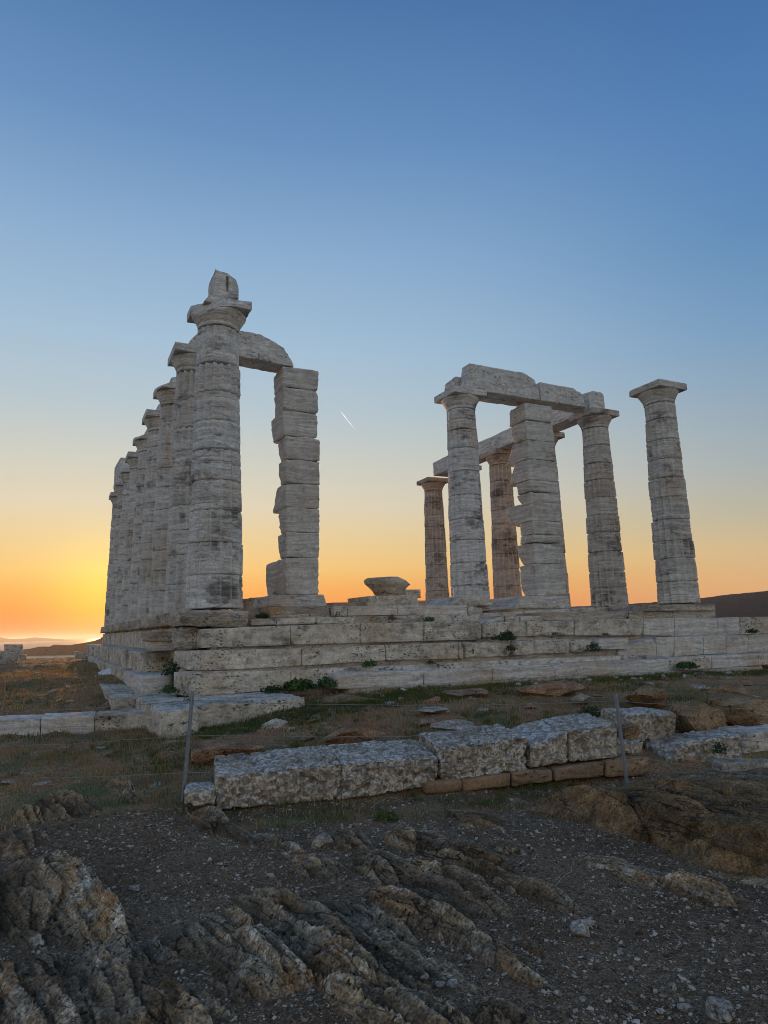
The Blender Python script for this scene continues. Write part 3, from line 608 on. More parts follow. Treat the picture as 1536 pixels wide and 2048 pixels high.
jn = [(1060, 806), (1056, 840), (1058, 879), (1060, 917), (1062, 959), (1064, 983), (1066, 1003), (1068, 1041), (1070, 1068), (1071, 1085), (1073, 1127), (1076, 1193)]
bn = [(1017, 822), (1022, 860), (1008, 905), (1012, 935), (1033, 970), (1034, 993), (1011, 1025), (1041, 1055), (1043, 1076), (1036, 1105), (1040, 1150)]
pier2('right square pier of layered marble blocks, joined to two columns by the long beam', 9.30, 9.30, 10.36, 10.30, -.4, jn, bn, 9.3, ANTA, 5)
jsx = [(600, 736), (600, 777), (600, 823), (600, 873), (600, 919.5), (600, 967), (600, 1015.6), (600, 1064.4), (600, 1115), (600, 1190)]
bs = [(549, 755), (550, 800), (544, 850), (555, 895), (557, 943), (541, 1000), (557, 1040), (552, 1095), (528, 1160)]
pier2('left square pier of stacked marble blocks, standing alone under the broken beam', 2.12, 2.04, 2.90, 2.97, -.4, jsx, bs, 2.05, ANTA, 8)

# ------------------------------------------------------------------ architrave beams
def beam(label, front, dv, chips=(), seg=.05, wear=.05, amp=.014, group=None, extra=None, mat=None, name='architrave_beam', cn=1.0):
    v, F = hexa(front, dv, seg, .015, wear, amp, .004, chips, pit=.012, pitf=9, extra=extra, cn=cn)
    o = obj(name, v, F, mat or BEAM, origin=v.mean(0)*np.array([1, 1, 0])+np.array([0, 0, v[:, 2].min()])); return tag(o, label, 'beam', group)
# left beam: from the second column to the left pier, its top broken in a slope
yb = -.40
beam('broken architrave beam from the second column to the left pier, rounded top sloping down', [(-.22, yb, 6.052), (2.30, yb, 5.93), (2.30, yb, 6.64), (-.22, yb, 6.66)], (0, .62, 0),
     [((.10, yb, 6.55), (-.80, 0, .6)), ((1.55, yb, 6.60), (.42, 0, .9)), ((2.12, yb, 6.28), (.86, 0, .5))])
# right beams
beam('rough beam block from the dark-banded column to the right pier, highest of the three', [(7.30, yb, 6.052), (9.86, yb, 6.052), (9.86, yb, 6.83), (7.45, yb, 6.83)], (0, .40, 0),
     [((9.3, yb, 6.84), (.45, 0, .9)), ((9.72, yb, 6.60), (.85, 0, .5))])
beam('rear beam block seen at the left end behind the highest beam', [(7.06, .02, 6.052), (9.80, .02, 6.052), (9.80, .02, 6.62), (7.06, .02, 6.56)], (0, .36, 0), [((7.2, .1, 6.5), (-.7, 0, .7))])
beam('lower beam block from the right pier to the column beside it, broken at its right end', [(9.90, yb, 6.052), (12.2, yb, 6.052), (12.2, yb, 6.60), (9.90, yb, 6.62)], (0, .60, 0),
     [((11.15, yb, 6.60), (.40, 0, .92)), ((11.52, yb, 6.34), (.9, 0, .42))])
beam('short upright stub block on the capital right of the pier', [(11.86, -.30, 6.052), (12.50, -.30, 6.052), (12.50, -.30, 6.68), (11.86, -.30, 6.68)], (0, .85, 0), [((12.0, -.2, 6.66), (-.5, -.2, .85)), ((12.45, -.2, 6.64), (.7, -.1, .7))])
for k, (za, zb_, lb) in enumerate([(6.62, 6.60, 'architrave beam running back from the stub block, behind the right pier'), (6.66, 6.62, 'architrave beam behind the right pier, rising above the reddish column'),
                                   (6.62, 6.66, 'architrave beam between the reddish column and the dark-banded column'), (6.70, 6.64, 'farthest architrave beam, on the leftmost column of the right group')]):
    y0 = k*S_+(.60 if k == 0 else .01); y1 = (k+1)*S_-.01 if k < 3 else 9.40
    beam(lb, [(11.92, y1, 6.052), (11.92, y0, 6.052), (11.92, y0, za), (11.92, y1, zb_)], (.72, 0, 0), [((11.92, y0+.25, za-.02), (0, -.5, .87))] if k % 2 else [], seg=.07)
for k in range(1, 6):
    y0, y1 = k*S_-(.1 if k > 1 else -.05), (k+1)*S_-.12
    beam('inner architrave beam on the %s bay of the left row' % ['third', 'fourth', 'fifth', 'sixth', 'seventh'][k-1], [(-.12, y1, 6.052), (-.12, y0, 6.052), (-.12, y0, 6.46), (-.12, y1, 6.50)], (.46, 0, 0), [((-.12, y0+.15, 6.4), (-.3, -.7, .65))], seg=.09)
beam('tall beam block on the last two columns of the left row', [(-.36, 7*S_+.3, 6.052), (-.36, 6*S_-.2, 6.052), (-.36, 6*S_-.2, 7.15), (-.36, 7*S_+.3, 7.38)], (.72, 0, 0), seg=.09)
# shard on the nearest capital
def slot(pts, nw):
    L_ = np.array([at(404, 607, 'y', -2.8), at(416, 594, 'y', -2.8), at(428, 588, 'y', -2.8), at(430, 575, 'y', -2.8), at(432, 540, 'y', -2.8)])
    xl = np.interp(pts[:, 2], L_[:, 2], L_[:, 0])+.02*fbm(pts*7, 2); pts[:, 0] = np.maximum(pts[:, 0], xl)
    k = (nw[:, 1] < -.7) & (np.abs(pts[:, 0]-.10) < .026) & (pts[:, 2] > 6.30) & (pts[:, 2] < 6.62); pts[k, 1] += .10; return pts
beam('tall broken shard of architrave with a vertical slot, on the nearest capital', [(-.44, -2.80, 6.0), (.335, -2.80, 6.0), (.335, -2.80, 6.78), (-.44, -2.80, 6.78)], (0, .66, 0),
     [(at(442, 543, 'y', -2.8), (.10, 0, 1)), (at(463, 553, 'y', -2.8), (.52, 0, .85)), (at(477, 574, 'y', -2.8), (.95, 0, .3))], seg=.022, wear=.015, amp=.006, cn=.35, extra=slot, mat=MARBLE, name='architrave_shard')

# ------------------------------------------------------------------ stepped platform
plat = empty('temple_platform', (6, -3, -1.45), 'stepped stone platform under the columns, three courses of pale blocks', 'stone platform')
def sblock(front, dv, mat=None, nm='step_block', parent=None, **k):
    kw = dict(seg=.045, r=.010, wear=.035, amp=.008, cn=.6); kw.update(k); v, F = hexa(front, dv, **kw); return obj(nm, v, F, mat or STEP, parent or plat)
def row(yv, xs, tops, bots, depth, mats=None, **k):
    """blocks of one course from photo pixels: joints xs with the top and bottom lines of the course"""
    for i in range(len(xs)-1):
        a, b_ = xs[i]+.55, xs[i+1]-.55
        jy = rng.normal()*.010
        fr = px_front('y', yv+jy, (a, tops[i]+rng.normal()*.3), (b_, tops[i+1]+rng.normal()*.3), (b_, bots[i+1]), (a, bots[i]))
        kk = dict(k); m = (mats[i] if mats else None)
        if rng.random() < .55: sgn = rng.choice([-1, 1]); cp = fr[0 if sgn < 0 else 1] if rng.random() < .3 else fr[3 if sgn < 0 else 2]; kk['chips'] = [(cp+np.array([-sgn*rng.uniform(.03, .12), .02, -.03 if cp[2] > fr[0][2]+.1 else .03]), (sgn*.6, -.55, .55 if cp[2] > fr[0][2]+.1 else -.55))]
        if m == 'worn': kk.update(wear=.12, r=.03, amp=.02, pit=.02, pitf=8); m = STEP
        sblock(fr, (0, depth, 0), m, **kk)
SW, ST = STEP_W, STEP
# top course
row(-3.25, [402.5, 581, 721.6, 848, 963], [1258, 1251, 1246.5, 1244.5, 1242], [1296, 1290, 1286, 1282, 1279], .75)
row(-3.25, [966, 1053], [1246, 1243], [1276, 1273], .7, ['worn']); row(-3.27, [1055, 1150], [1242, 1241], [1273, 1271], .7, ['worn'])
row(-3.25, [1150, 1287, 1349, 1436, 1480, 1570, 1680, 1800], [1239, 1238, 1236, 1236, 1234, 1233, 1230, 1228], [1271, 1271, 1272, 1271, 1269, 1266, 1263, 1260], .75, [STEP, ANTA, ANTA, ANTA, STEP, STEP, STEP])
# second course
row(-3.60, [412, 603.7, 771, 918, 928], [1301, 1296.5, 1290.5, 1285, 1285], [1342, 1331.5, 1321, 1317.5, 1316], .72)
sblock([at(348, 1338, 'y', -2.6)*[1, 1, 1], at(411, 1342, 'y', -3.6), at(411, 1301, 'y', -3.6), at(348, 1302, 'y', -2.6)], (.6, .3, 0))
row(-3.60, [930, 1022], [1285, 1284], [1316, 1312], .7, ['worn']); row(-3.62, [1028, 1141], [1282, 1278], [1311, 1306], .7, ['worn']); row(-3.60, [1142, 1194], [1279, 1279], [1306, 1304], .7, ['worn'])
row(-3.70, [1197, 1257], [1277.5, 1275.5], [1299, 1298], .7, [ANTA])
row(-3.60, [1236, 1313, 1349, 1407, 1453, 1497, 1590, 1700, 1800], [1297, 1275, 1274, 1272, 1271, 1270, 1268, 1265, 1263], [1318, 1316, 1313, 1309, 1309, 1306, 1302, 1299, 1296], .7, [ANTA, ANTA, ANTA, ANTA, SW, ANTA, STEP, STEP])
# third course
row(-3.95, [381, 582, 752], [1346, 1341, 1332], [1395, 1377, 1366], .72)
sblock([at(347, 1388, 'y', -3.2), at(380, 1394, 'y', -3.95), at(380, 1346, 'y', -3.95), at(347, 1344, 'y', -3.2)], (.6, .2, 0))
row(-3.97, [752, 900, 1040, 1190, 1300], [1334, 1326, 1319, 1313, 1310], [1362, 1354, 1345, 1335, 1330], .6, wear=.05)
row(-4.30, [667, 848, 985, 1111, 1223, 1339], [1346, 1341, 1335.5, 1328.5, 1323, 1318], [1379, 1371.5, 1364, 1355, 1350, 1343], .55, [SW]*5, wear=.05, r=.02, amp=.012, strata=.012)
row(-4.30, [1339, 1424, 1517, 1600, 1720], [1317, 1312, 1308, 1304, 1300], [1343, 1338, 1331, 1327, 1322], .55, [STEP, SW, STEP, STEP], wear=.04, r=.02, amp=.01)
# rough footing under the third course
row(-4.46, [700, 800, 930, 1060, 1180, 1300, 1420, 1530], [1378, 1372, 1365, 1357, 1351, 1344, 1339, 1331], [1392, 1386, 1379, 1371, 1364, 1357, 1351, 1345], .4, [PLINTH]*7, wear=.12, r=.03, amp=.03, pit=.03, pitf=7, nm='footing_stone')
# levelling course in front of the left corner
v0 = at(390, 1413, 'y', -5.40)
sblock([at(388, 1490, 'y', -5.4), at(610, 1470, 'y', -5.4), at(610, 1394, 'y', -5.4), at(388, 1411, 'y', -5.4)], (0, 1.5, 0), nm='footing_stone', wear=.09, r=.025, amp=.02, pit=.02, pitf=8)
sblock([(-1.42, -5.95, -1.95), (-.86, -5.65, -1.95), (-.86, -5.65, -1.44), (-1.42, -5.95, -1.44)], (.02, 2.9, .0), nm='footing_stone', wear=.10, r=.03, amp=.025, pit=.025, pitf=8)
sblock([(-1.75, -2.95, -1.75), (-.7, -2.95, -1.75), (-.7, -2.95, -1.455), (-1.75, -2.95, -1.47)], (0, 3.6, .04), nm='footing_stone', wear=.12, r=.03, amp=.03, pit=.03, pitf=6)
for yv, z1_, z0_ in ((-3.17, -.40, -.80), (-3.53, -.80, -1.16), (-3.88, -1.14, -1.62)):
    q = -.2
    while q < 14:
        l = rng.uniform(1.2, 2.2); e_ = np.array([0, 0, -.013*q*(1 if z1_ > -1 else 1.2)])
        sblock([np.array(p_)+e_ for p_ in box_front(q+.004, q+l-.004, yv, z0_, z1_-.02)], (0, .3, 0), PLINTH, nm='fill_block', seg=.12, wear=.03, amp=.015); q += l
# stylobate remains along the front
row(-2.72, [502, 553, 633, 710, 848, 905, 963], [1238, 1236.5, 1234, 1233, 1230, 1229, 1228], [1251, 1250, 1248, 1247, 1246, 1245, 1244], .8, [PLINTH, STEP, STEP, PLINTH, STEP, 'worn'], wear=.06)
row(-1.05, [668, 695, 795, 935, 966], [1213, 1212.5, 1211.5, 1210.5, 1216], [1232, 1231.5, 1230, 1230, 1230], .9, [STEP, ANTA, ANTA, STEP], wear=.05, nm='stylobate_block')
row(-1.60, [968, 1050, 1145], [1226, 1222, 1217], [1247, 1243, 1240], 1.2, ['worn', ANTA], wear=.06, nm='stylobate_block')
row(-2.75, [975, 1010, 1042, 1094], [1241, 1231, 1232, 1231], [1247, 1246, 1245, 1244], .8, ['worn', 'worn', 'worn'], nm='stylobate_block')
row(-2.95, [1095, 1258, 1345, 1432], [1224, 1222, 1220, 1219], [1241, 1240, 1238, 1236], 1.2, [PLINTH, PLINTH, PLINTH], wear=.05, nm='stylobate_block')
row(-.62, [1144, 1256, 1292], [1215, 1214, 1213], [1226, 1225, 1224], 1.2, [STEP, STEP], wear=.05, nm='stylobate_block')
# plinths under the two near columns and the right-hand columns
sblock([at(362, 1252, 'y', -3.12), at(498, 1255, 'y', -3.12), at(498, 1221, 'y', -3.12), at(364, 1219, 'y', -3.12)], (0, 1.25, 0), PLINTH, nm='plinth_block', wear=.14, r=.03, amp=.035, strata=.035, seg=.035,
       chips=[((-.6, -3.0, -.24), (-.5, -.5, -.7)), ((.0, -3.10, -.24), (0, -.72, -.7))])
sblock([at(1292, 1222, 'y', -3.05), at(1432, 1221, 'y', -3.05), at(1430, 1209, 'y', -3.05), at(1296, 1209, 'y', -3.05)], (0, 1.2, 0), PLINTH, nm='plinth_block', wear=.08, amp=.02)
for k in range(0, 5):   # under the right row, and the base slabs of the piers
    sblock(box_front(11.6, 13.0, k*S_-.75, -.30, -.003), (0, S_-.01, 0), PLINTH, nm='plinth_block', seg=.12, wear=.04)
sblock([at(536, 1214, 'y', -.72), at(655, 1214, 'y', -.72), at(648, 1189, 'y', -.72), at(543, 1190, 'y', -.72)], (0, 2.0, 0), ANTA, nm='plinth_block', wear=.10, r=.03, amp=.015, strata=.01, chips=[((3.05, -.7, .32), (.8, 0, .55))])
sblock([at(540, 1236, 'y', -.85), at(661, 1236, 'y', -.85), at(658, 1213.5, 'y', -.85), at(536, 1213.5, 'y', -.85)], (0, 2.2, 0), PLINTH, nm='plinth_block', wear=.08, r=.02, amp=.012)
sblock([at(1030, 1218, 'y', -.75), at(1142, 1218, 'y', -.75), at(1136, 1192, 'y', -.75), at(1044, 1192, 'y', -.75)], (0, 1.6, 0), ANTA, nm='plinth_block', wear=.10, r=.03, amp=.02)
sblock([at(1008, 1240, 'y', -.9), at(1145, 1240, 'y', -.9), at(1144, 1218, 'y', -.9), at(1012, 1218, 'y', -.9)], (0, 1.8, 0), PLINTH, nm='plinth_block', wear=.10, r=.03, amp=.02)
sblock([at(876, 1212, 'y', -.8), at(988, 1212, 'y', -.8), at(978, 1192, 'y', -.8), at(893, 1193, 'y', -.8)], (0, 1.5, 0), STEP, nm='plinth_block', wear=.12, r=.03, amp=.03, chips=[((6.3, -.7, .15), (-.6, 0, .8))])
sblock([at(736, 1213, 'y', -1.0), at(838, 1212, 'y', -1.0), at(834, 1190, 'y', -1.0), at(735, 1192, 'y', -1.0)], (0, 1.2, 0), STEP, nm='plinth_block', wear=.07)
sblock([at(812, 1196, 'y', .9), at(842, 1196, 'y', .9), at(841, 1179, 'y', .9), at(812, 1179, 'y', .9)], (0, .8, 0), STEP, nm='plinth_block', wear=.03)
sblock([at(668, 1214, 'y', 7.5), at(731, 1214, 'y', 7.5), at(728, 1204, 'y', 7.5), at(664, 1205, 'y', 7.5)], (0, 1.2, 0), PLINTH, nm='plinth_block', wear=.06)
for u0, u1, v0_, v1_, yy in ((480, 512, 1198, 1224, 1.2), (505, 541, 1195, 1222, .6), (836, 880, 1201, 1215, 2.5)):
    sblock([at(u0, v1_, 'y', yy), at(u1, v1_, 'y', yy), at(u1, v0_, 'y', yy), at(u0, v0_, 'y', yy)], (0, 1.0, 0), PLINTH, nm='plinth_block', wear=.09, amp=.02)
# paved floor inside the colonnade, below the sight line
sblock(box_front(-.5, 12.8, -2.6, -1.2, -.32), (0, 21.5, 0), STEP, nm='floor_slab', seg=.5, wear=0, amp=.01)
# left flank: eroded stylobate edge with hanging flakes, brown fill below, then displaced step blocks
def drips(pts, nw):
    k = pts[:, 2] < -.16; pts[k, 2] += .10*fbm(np.stack([pts[k, 1]*6, pts[k, 0]*0, pts[k, 1]*0], -1), 2)-.02; return pts
ys = [-1.85, .1, 1.5, 3.0, 4.6, 6.2, 7.8, 9.4, 11, 12.6, 14.2, 15.8, 17.4, 18.3]
for i in range(len(ys)-1):
    sblock([(-.62+rng.normal()*.02, ys[i+1]-.006, -.24), (-.62, ys[i]+.006, -.24), (-.62, ys[i]+.006, -.003), (-.62, ys[i+1]-.006, -.003)], (1.3, 0, 0), PLINTH, nm='plinth_block', seg=.05 if i < 5 else .1, wear=.07, r=.02, amp=.02, strata=.02, extra=drips)
    sblock([(-.44+rng.normal()*.02, ys[i+1]-.004, -.78), (-.44, ys[i]+.004, -.78), (-.44, ys[i]+.004, -.245), (-.44, ys[i+1]-.004, -.245)], (.5, 0, 0), PLINTH, nm='fill_block', seg=.08, wear=.05, amp=.02, strata=.02)
sblock([at(296, 1282, 'y', -1.7), at(357, 1282, 'y', -1.7), at(357, 1262, 'y', -1.7), at(293, 1264, 'y', -1.7)], (0, .9, 0), PLINTH, nm='step_block', wear=.05)
sblock([at(302, 1301, 'y', -1.65), at(357, 1300, 'y', -1.65), at(357, 1282.5, 'y', -1.65), at(300, 1282.5, 'y', -1.65)], (0, .9, 0), STEP, nm='step_block', wear=.05)
sblock([at(358, 1300, 'y', -2.85), at(400, 1300, 'y', -2.85), at(398, 1254, 'y', -2.85), at(360, 1254, 'y', -2.85)], (0, 1.0, 0), PLINTH, nm='fill_block', wear=.16, r=.05, amp=.05, pit=.03, pitf=6)
fy = [-.95, 1.75, 4.4, 7.0, 9.6, 12.2, 14.8, 17.4, 20.0]
for i in range(len(fy)-1):
    xf = -1.10+rng.normal()*.02
    sblock([(xf, fy[i+1]-.012, -1.22), (xf, fy[i]+.012, -1.22), (xf, fy[i]+.012, -.76+rng.normal()*.012), (xf, fy[i+1]-.012, -.77)], (.62, 0, 0), STEP, wear=.10, r=.03, amp=.02, strata=.01, seg=.05 if i < 2 else .1,
           chips=[((-.80, -.9, -.95), (.25, -.8, .35))] if i == 0 else ())
gy_ = [-2.72, .5, 3.2, 6.0, 9.0, 12.0, 15.0, 18.0]
for i in range(len(gy_)-1):
    xf = -1.30+rng.normal()*.02
    sblock([(xf, gy_[i+1]-.01, -1.5), (xf, gy_[i]+.01, -1.5), (xf, gy_[i]+.01, -1.15), (xf, gy_[i+1]-.01, -1.18)], (.55, 0, 0), STEP_W if i == 0 else STEP, wear=.09, r=.03, amp=.015, seg=.05 if i < 2 else .1,
           chips=[((-.84, -2.7, -1.35), (.6, -.6, -.3))] if i == 0 else ())

# ------------------------------------------------------------------ loose pieces
def loose(name, label, cat, front, dv, mat, group=None, **k):
    kw = dict(seg=.045, r=.015, wear=.05, amp=.012); kw.update(k); v, F = hexa(front, dv, **kw)
    return tag(obj(name, v, F, mat, origin=(v[:, 0].mean(), v[:, 1].mean(), v[:, 2].min())), label, cat, group)
# overturned capital lying on the platform
cc = at(776, 1172, 'y', -.55); cz0 = at(776, 1192, 'y', -.55)[2]; cz1 = at(776, 1155, 'y', -.55)[2]
nth = 64; th = np.arange(nth)/nth*2*math.pi; pr = [(0, .02), (0, .30), (.04, .33), (.15, .40), (.28, .50), (.36, .57), (.42, .59), (.48, .58), (.53, .50), (.55, .3), (.555, .02)]
vv = []
for z, r in pr: vv.append(np.stack([cc[0]+r*1.02*np.cos(th), cc[1]+r*np.sin(th), np.full(nth, cz0+z*(cz1-cz0)/.555)], -1))
vv = np.stack(vv, 1).reshape(-1, 3); vv = vv+(vv-[cc[0], cc[1], (cz0+cz1)/2])*(.16*fbm(vv*2.2+3, 3))[:, None]
for p0, n in (((cc[0]+.30, cc[1], cz1-.04), (.45, -.2, .9)), ((cc[0]-.2, cc[1]-.5, cz1), (-.2, -.75, .6))):
    n = np.array(n)/np.linalg.norm(n); s = (vv-np.array(p0))@n+.03*fbm(vv*4, 2); k = s > 0; vv[k] -= n*s[k][:, None]
ii = np.arange(nth*len(pr)).reshape(nth, len(pr)); jj = np.roll(ii, -1, 0)
tag(obj('fallen_capital', vv, np.stack([ii[:, :-1].ravel(), jj[:, :-1].ravel(), jj[:, 1:].ravel(), ii[:, 1:].ravel()], -1), STEP, origin=(cc[0], cc[1], cz0)), 'flared fallen capital lying on the platform between the two square piers', 'capital')
# white tilted block beside the left steps
c0 = at(205, 1357, 'z', -1.50); c1 = at(237, 1352, 'z', -1.46)
loose('tilted_block', 'small smooth white block lying tilted beside the left-hand steps', 'stone block', [at(205, 1362, 'y', c0[1]), at(238, 1357, 'y', c0[1]), at(238, 1341, 'y', c0[1]), at(202, 1356, 'y', c0[1])], (-.05, .55, .12), plain('clean_white_marble', (.72, .72, .71), .8, 0, 8), wear=.01, amp=.003)
# three marble kerb stones on the left
for (u0, u1, t0, t1, b0, b1, lb, m) in ((-110, 80, 1441, 1437, 1482, 1478, 'leftmost marble kerb stone, cut by the photo edge, on the dry grass', SW), (81, 188.5, 1435, 1430, 1478, 1474, 'middle marble kerb stone, with slanting joint, on the dry grass', SW), (190, 308, 1430, 1424, 1475, 1462, 'right-hand marble kerb stone, next to the platform corner', STEP)):
    y0_ = -4.0-.55*(u0-0)/300; y1_ = -4.0-.55*(u1-0)/300
    loose('kerb_stone', lb, 'kerb stone', [at(u0, b0+6, 'y', y0_), at(u1, b1+6, 'y', y1_), at(u1, t1, 'y', y1_), at(u0, t0, 'y', y0_)], (.05, .36, .02), m, 'marble kerb stones', wear=.04, amp=.008, strata=.008)
# far blocks at the left edge
for u0, u1, v0_, v1_, yy, lb in ((8, 45, 1289, 1316, 19, 'squared upper block of the heap at the left photo edge'), (-30, 34, 1302, 1330, 17.5, 'long lower block of the heap at the left photo edge'), (-40, 14, 1322, 1348, 15.5, 'low slab in front of the heap at the left photo edge'), (38, 52, 1309, 1320, 17, 'small stone beside the heap at the left photo edge')):
    loose('heaped_block', lb, 'stone block', [at(u0, v1_, 'y', yy), at(u1, v1_, 'y', yy), at(u1, v0_, 'y', yy), at(u0, v0_, 'y', yy)], (0, 1.0, 0), STEP, 'heaped blocks', seg=.08)
tag(obj('headstone_like_block', *hexa([at(150, 1318, 'y', 15), at(171, 1318, 'y', 15), at(171, 1306, 'y', 15), at(150, 1303, 'y', 15)], (0, .6, 0), .08, .02, .06, .01), STEP), 'pale weathered stone at the far end of the left steps', 'stone')
bpy.data.objects['headstone_like_block'].name = 'weathered_stone'

# ------------------------------------------------------------------ pitted wall in the foreground
FOOT = marble('brown_footing_stone', (.36, .245, .15), (.28, .20, .13), (.10, .075, .05), (.38, .22, .11), bands=3, dark_lo=.5, dark_hi=.66, pits=.8)
wall = empty('pitted_wall', (.7, -9.4, -2.0), 'low foreground wall of pitted white-crusted poros blocks, behind the metal posts', 'stone wall')
wa = np.array([-1.33, -8.95]); wb = np.array([2.75, -9.78]); wdir = (wb-wa)/np.linalg.norm(wb-wa); wn = np.array([wdir[1], -wdir[0]])
def on_wall(u, v, off=0.0):
    """meet the line of sight with the vertical front plane of the wall"""
    d = ray(u, v); n3 = np.array([wn[0], wn[1], 0]); p0 = np.array([wa[0]+wn[0]*off, wa[1]+wn[1]*off, 0]); return CAM+((p0-CAM)@n3)/(d@n3)*d
back = np.array([-wn[0], -wn[1], 0])*.55
for (u0, u1, t0, t1, b0, b1, dep, hv) in ((430, 683, 1553, 1526, 1622, 1600, .75, 1), (683, 880, 1528, 1512, 1600, 1572, .75, 1), (880, 1055, 1496, 1473, 1566, 1542, .62, .9), (1062, 1137, 1489, 1462, 1540, 1527, .6, .6), (1138, 1236, 1462, 1446, 1526, 1514, .6, .6)):
    fr = [on_wall(u0+.3, b0), on_wall(u1-.3, b1), on_wall(u1-.3, t1), on_wall(u0+.3, t0)]
    v, F = hexa(fr, back*dep/.55*1.15+np.array([0, 0, .05]),   .02, .022, .10, .022, .0, (), pit=.05*hv, pitf=10.5, maxn=85); obj('wall_block', v, F, POROS, wall)
for (u0, u1, t0, t1, b0, b1) in ((850, 925, 1566, 1560, 1592, 1585), (926, 1022, 1560, 1547, 1586, 1572), (1024, 1108, 1547, 1537, 1574, 1563), (1110, 1210, 1537, 1524, 1563, 1553), (1211, 1300, 1523, 1514, 1556, 1550)):
    fr = [on_wall(u0+.5, b0, .06), on_wall(u1-.5, b1, .06), on_wall(u1-.5, t1, .06), on_wall(u0+.5, t0, .06)]
    v, F = hexa(fr, back, .035, .025, .10, .025); obj('footing_stone', v, F, FOOT, wall)
def wblock(u0, u1, t0, t1, b0, b1, off, dep, mat, nm, label, cat, **k):
    fr = [on_wall(u0, b0, off), on_wall(u1, b1, off), on_wall(u1, t1, off), on_wall(u0, t0, off)]
    kw = dict(seg=.028, r=.03, wear=.09, amp=.025); kw.update(k); v, F = hexa(fr, back*dep, **kw); return tag(obj(nm, v, F, mat, origin=(v[:, 0].mean(), v[:, 1].mean(), v[:, 2].min())), label, cat)
wblock(1238, 1290, 1484, 1480, 1512, 1512, -.05, .8, POROS, 'poros_block', 'small pitted block at the right end of the wall, behind the right post', 'stone block', pit=.03, pitf=10)
wblock(1262, 1356, 1428, 1424, 1484, 1480, -.55, 1.2, POROS, 'poros_block', 'squared white-topped block standing just right of the right post', 'stone block', pit=.03, pitf=11)
wblock(1338, 1486, 1488, 1468, 1534, 1528, -.15, 1.0, POROS, 'poros_block', 'low crumbling pale block near the right edge, below the brown boulders', 'stone block', pit=.04, pitf=9, wear=.16, chips=[(on_wall(1370, 1492, -.15), (-.55, -.1, .8))])
wblock(1488, 1610, 1466, 1460, 1520, 1516, -.25, 1.0, STEP, 'poros_block', 'brownish squared block cut by the right photo edge', 'stone block')
wblock(1448, 1620, 1526, 1524, 1566, 1575, .12, .9, ROCK_P, 'poros_block', 'lowest lichen-spotted block at the right photo edge', 'stone block', wear=.14)
wblock(368, 432, 1582, 1576, 1614, 1614, .08, .7, POROS, 'poros_block', 'rough white stone at the foot of the left post', 'stone block', wear=.16, pit=.04, pitf=8)

def boulder(u, v, z, size, seed, mat, label, rot=0.0, sub=4, group=None, rough=.35, strata=.05, nm='boulder', cat='boulder', yv=None):
    c = at(u, v, 'z', z) if yv is None else at(u, v, 'y', yv); z = c[2]; vv, F = rock((c[0], c[1], z), np.array(size)*1.22, seed, sub, rough, 15, rot, strata)
    return tag(obj(nm, vv, F, mat, origin=(c[0], c[1], z-size[2]), sharp=28), label, cat, group)
boulder(1402, 1438, -1.58, (.42, .34, .27), 3, ROCK_B, 'cracked flat-topped brown boulder left of the largest one, right side', .2, yv=-9.2)
boulder(1490, 1424, -1.52, (.46, .38, .34), 4, ROCK_B, 'largest rounded brown boulder at the right edge, above the pale blocks', .5, yv=-9.2)
boulder(1468, 1400, -1.45, (.30, .24, .24), 9, ROCK_B, 'small brown boulder leaning on the top of the largest one', .1, yv=-8.75)
boulder(440, 1512, -1.83, (.52, .34, .17), 5, ROCK_R, 'flat reddish boulder behind the left post', -.1)
boulder(345, 1500, -1.85, (.36, .3, .14), 6, ROCK_R, 'low red earth-coloured rock left of the left post', .3)
boulder(680, 1404, -1.55, (.62, .3, .10), 7, ROCK_B, 'long flat tan slab in the grass below the third step', -.1, strata=.1)
boulder(925, 1391, -1.53, (.42, .3, .13), 8, ROCK_R, 'brown rock below the white marble step, mid slope', .3)
boulder(1100, 1383, -1.52, (.6, .35, .14), 10, ROCK_R, 'wide reddish rock in the grass below the white marble step', .1)
boulder(1290, 1395, -1.55, (.5, .35, .17), 12, ROCK_B, 'brown rock in the grass behind the right post', .6)
boulder(710, 1470, -1.64, (.36, .26, .13), 13, ROCK_R, 'red-brown rock midway down the slope above the wall', .2)
boulder(870, 1420, -1.57, (.24, .16, .05), 14, ROCK_P, 'flat pale stone in the grass on the slope', .2)
boulder(555, 1448, -1.66, (.2, .16, .07), 15, ROCK_P, 'pale lump of stone in the grass left of the slope', .2)
boulder(1160, 1395, -1.54, (.2, .15, .06), 16, ROCK_P, 'small pale stone beside the wide reddish rock', .7)
boulder(1262, 1468, -1.68, (.17, .14, .10), 17, ROCK_B, 'dark brown rock wedged behind the right post', .4)
boulder(910, 1450, -1.6, (.3, .2, .07), 18, ROCK_P, 'pale flat rock just above the wall', .1)
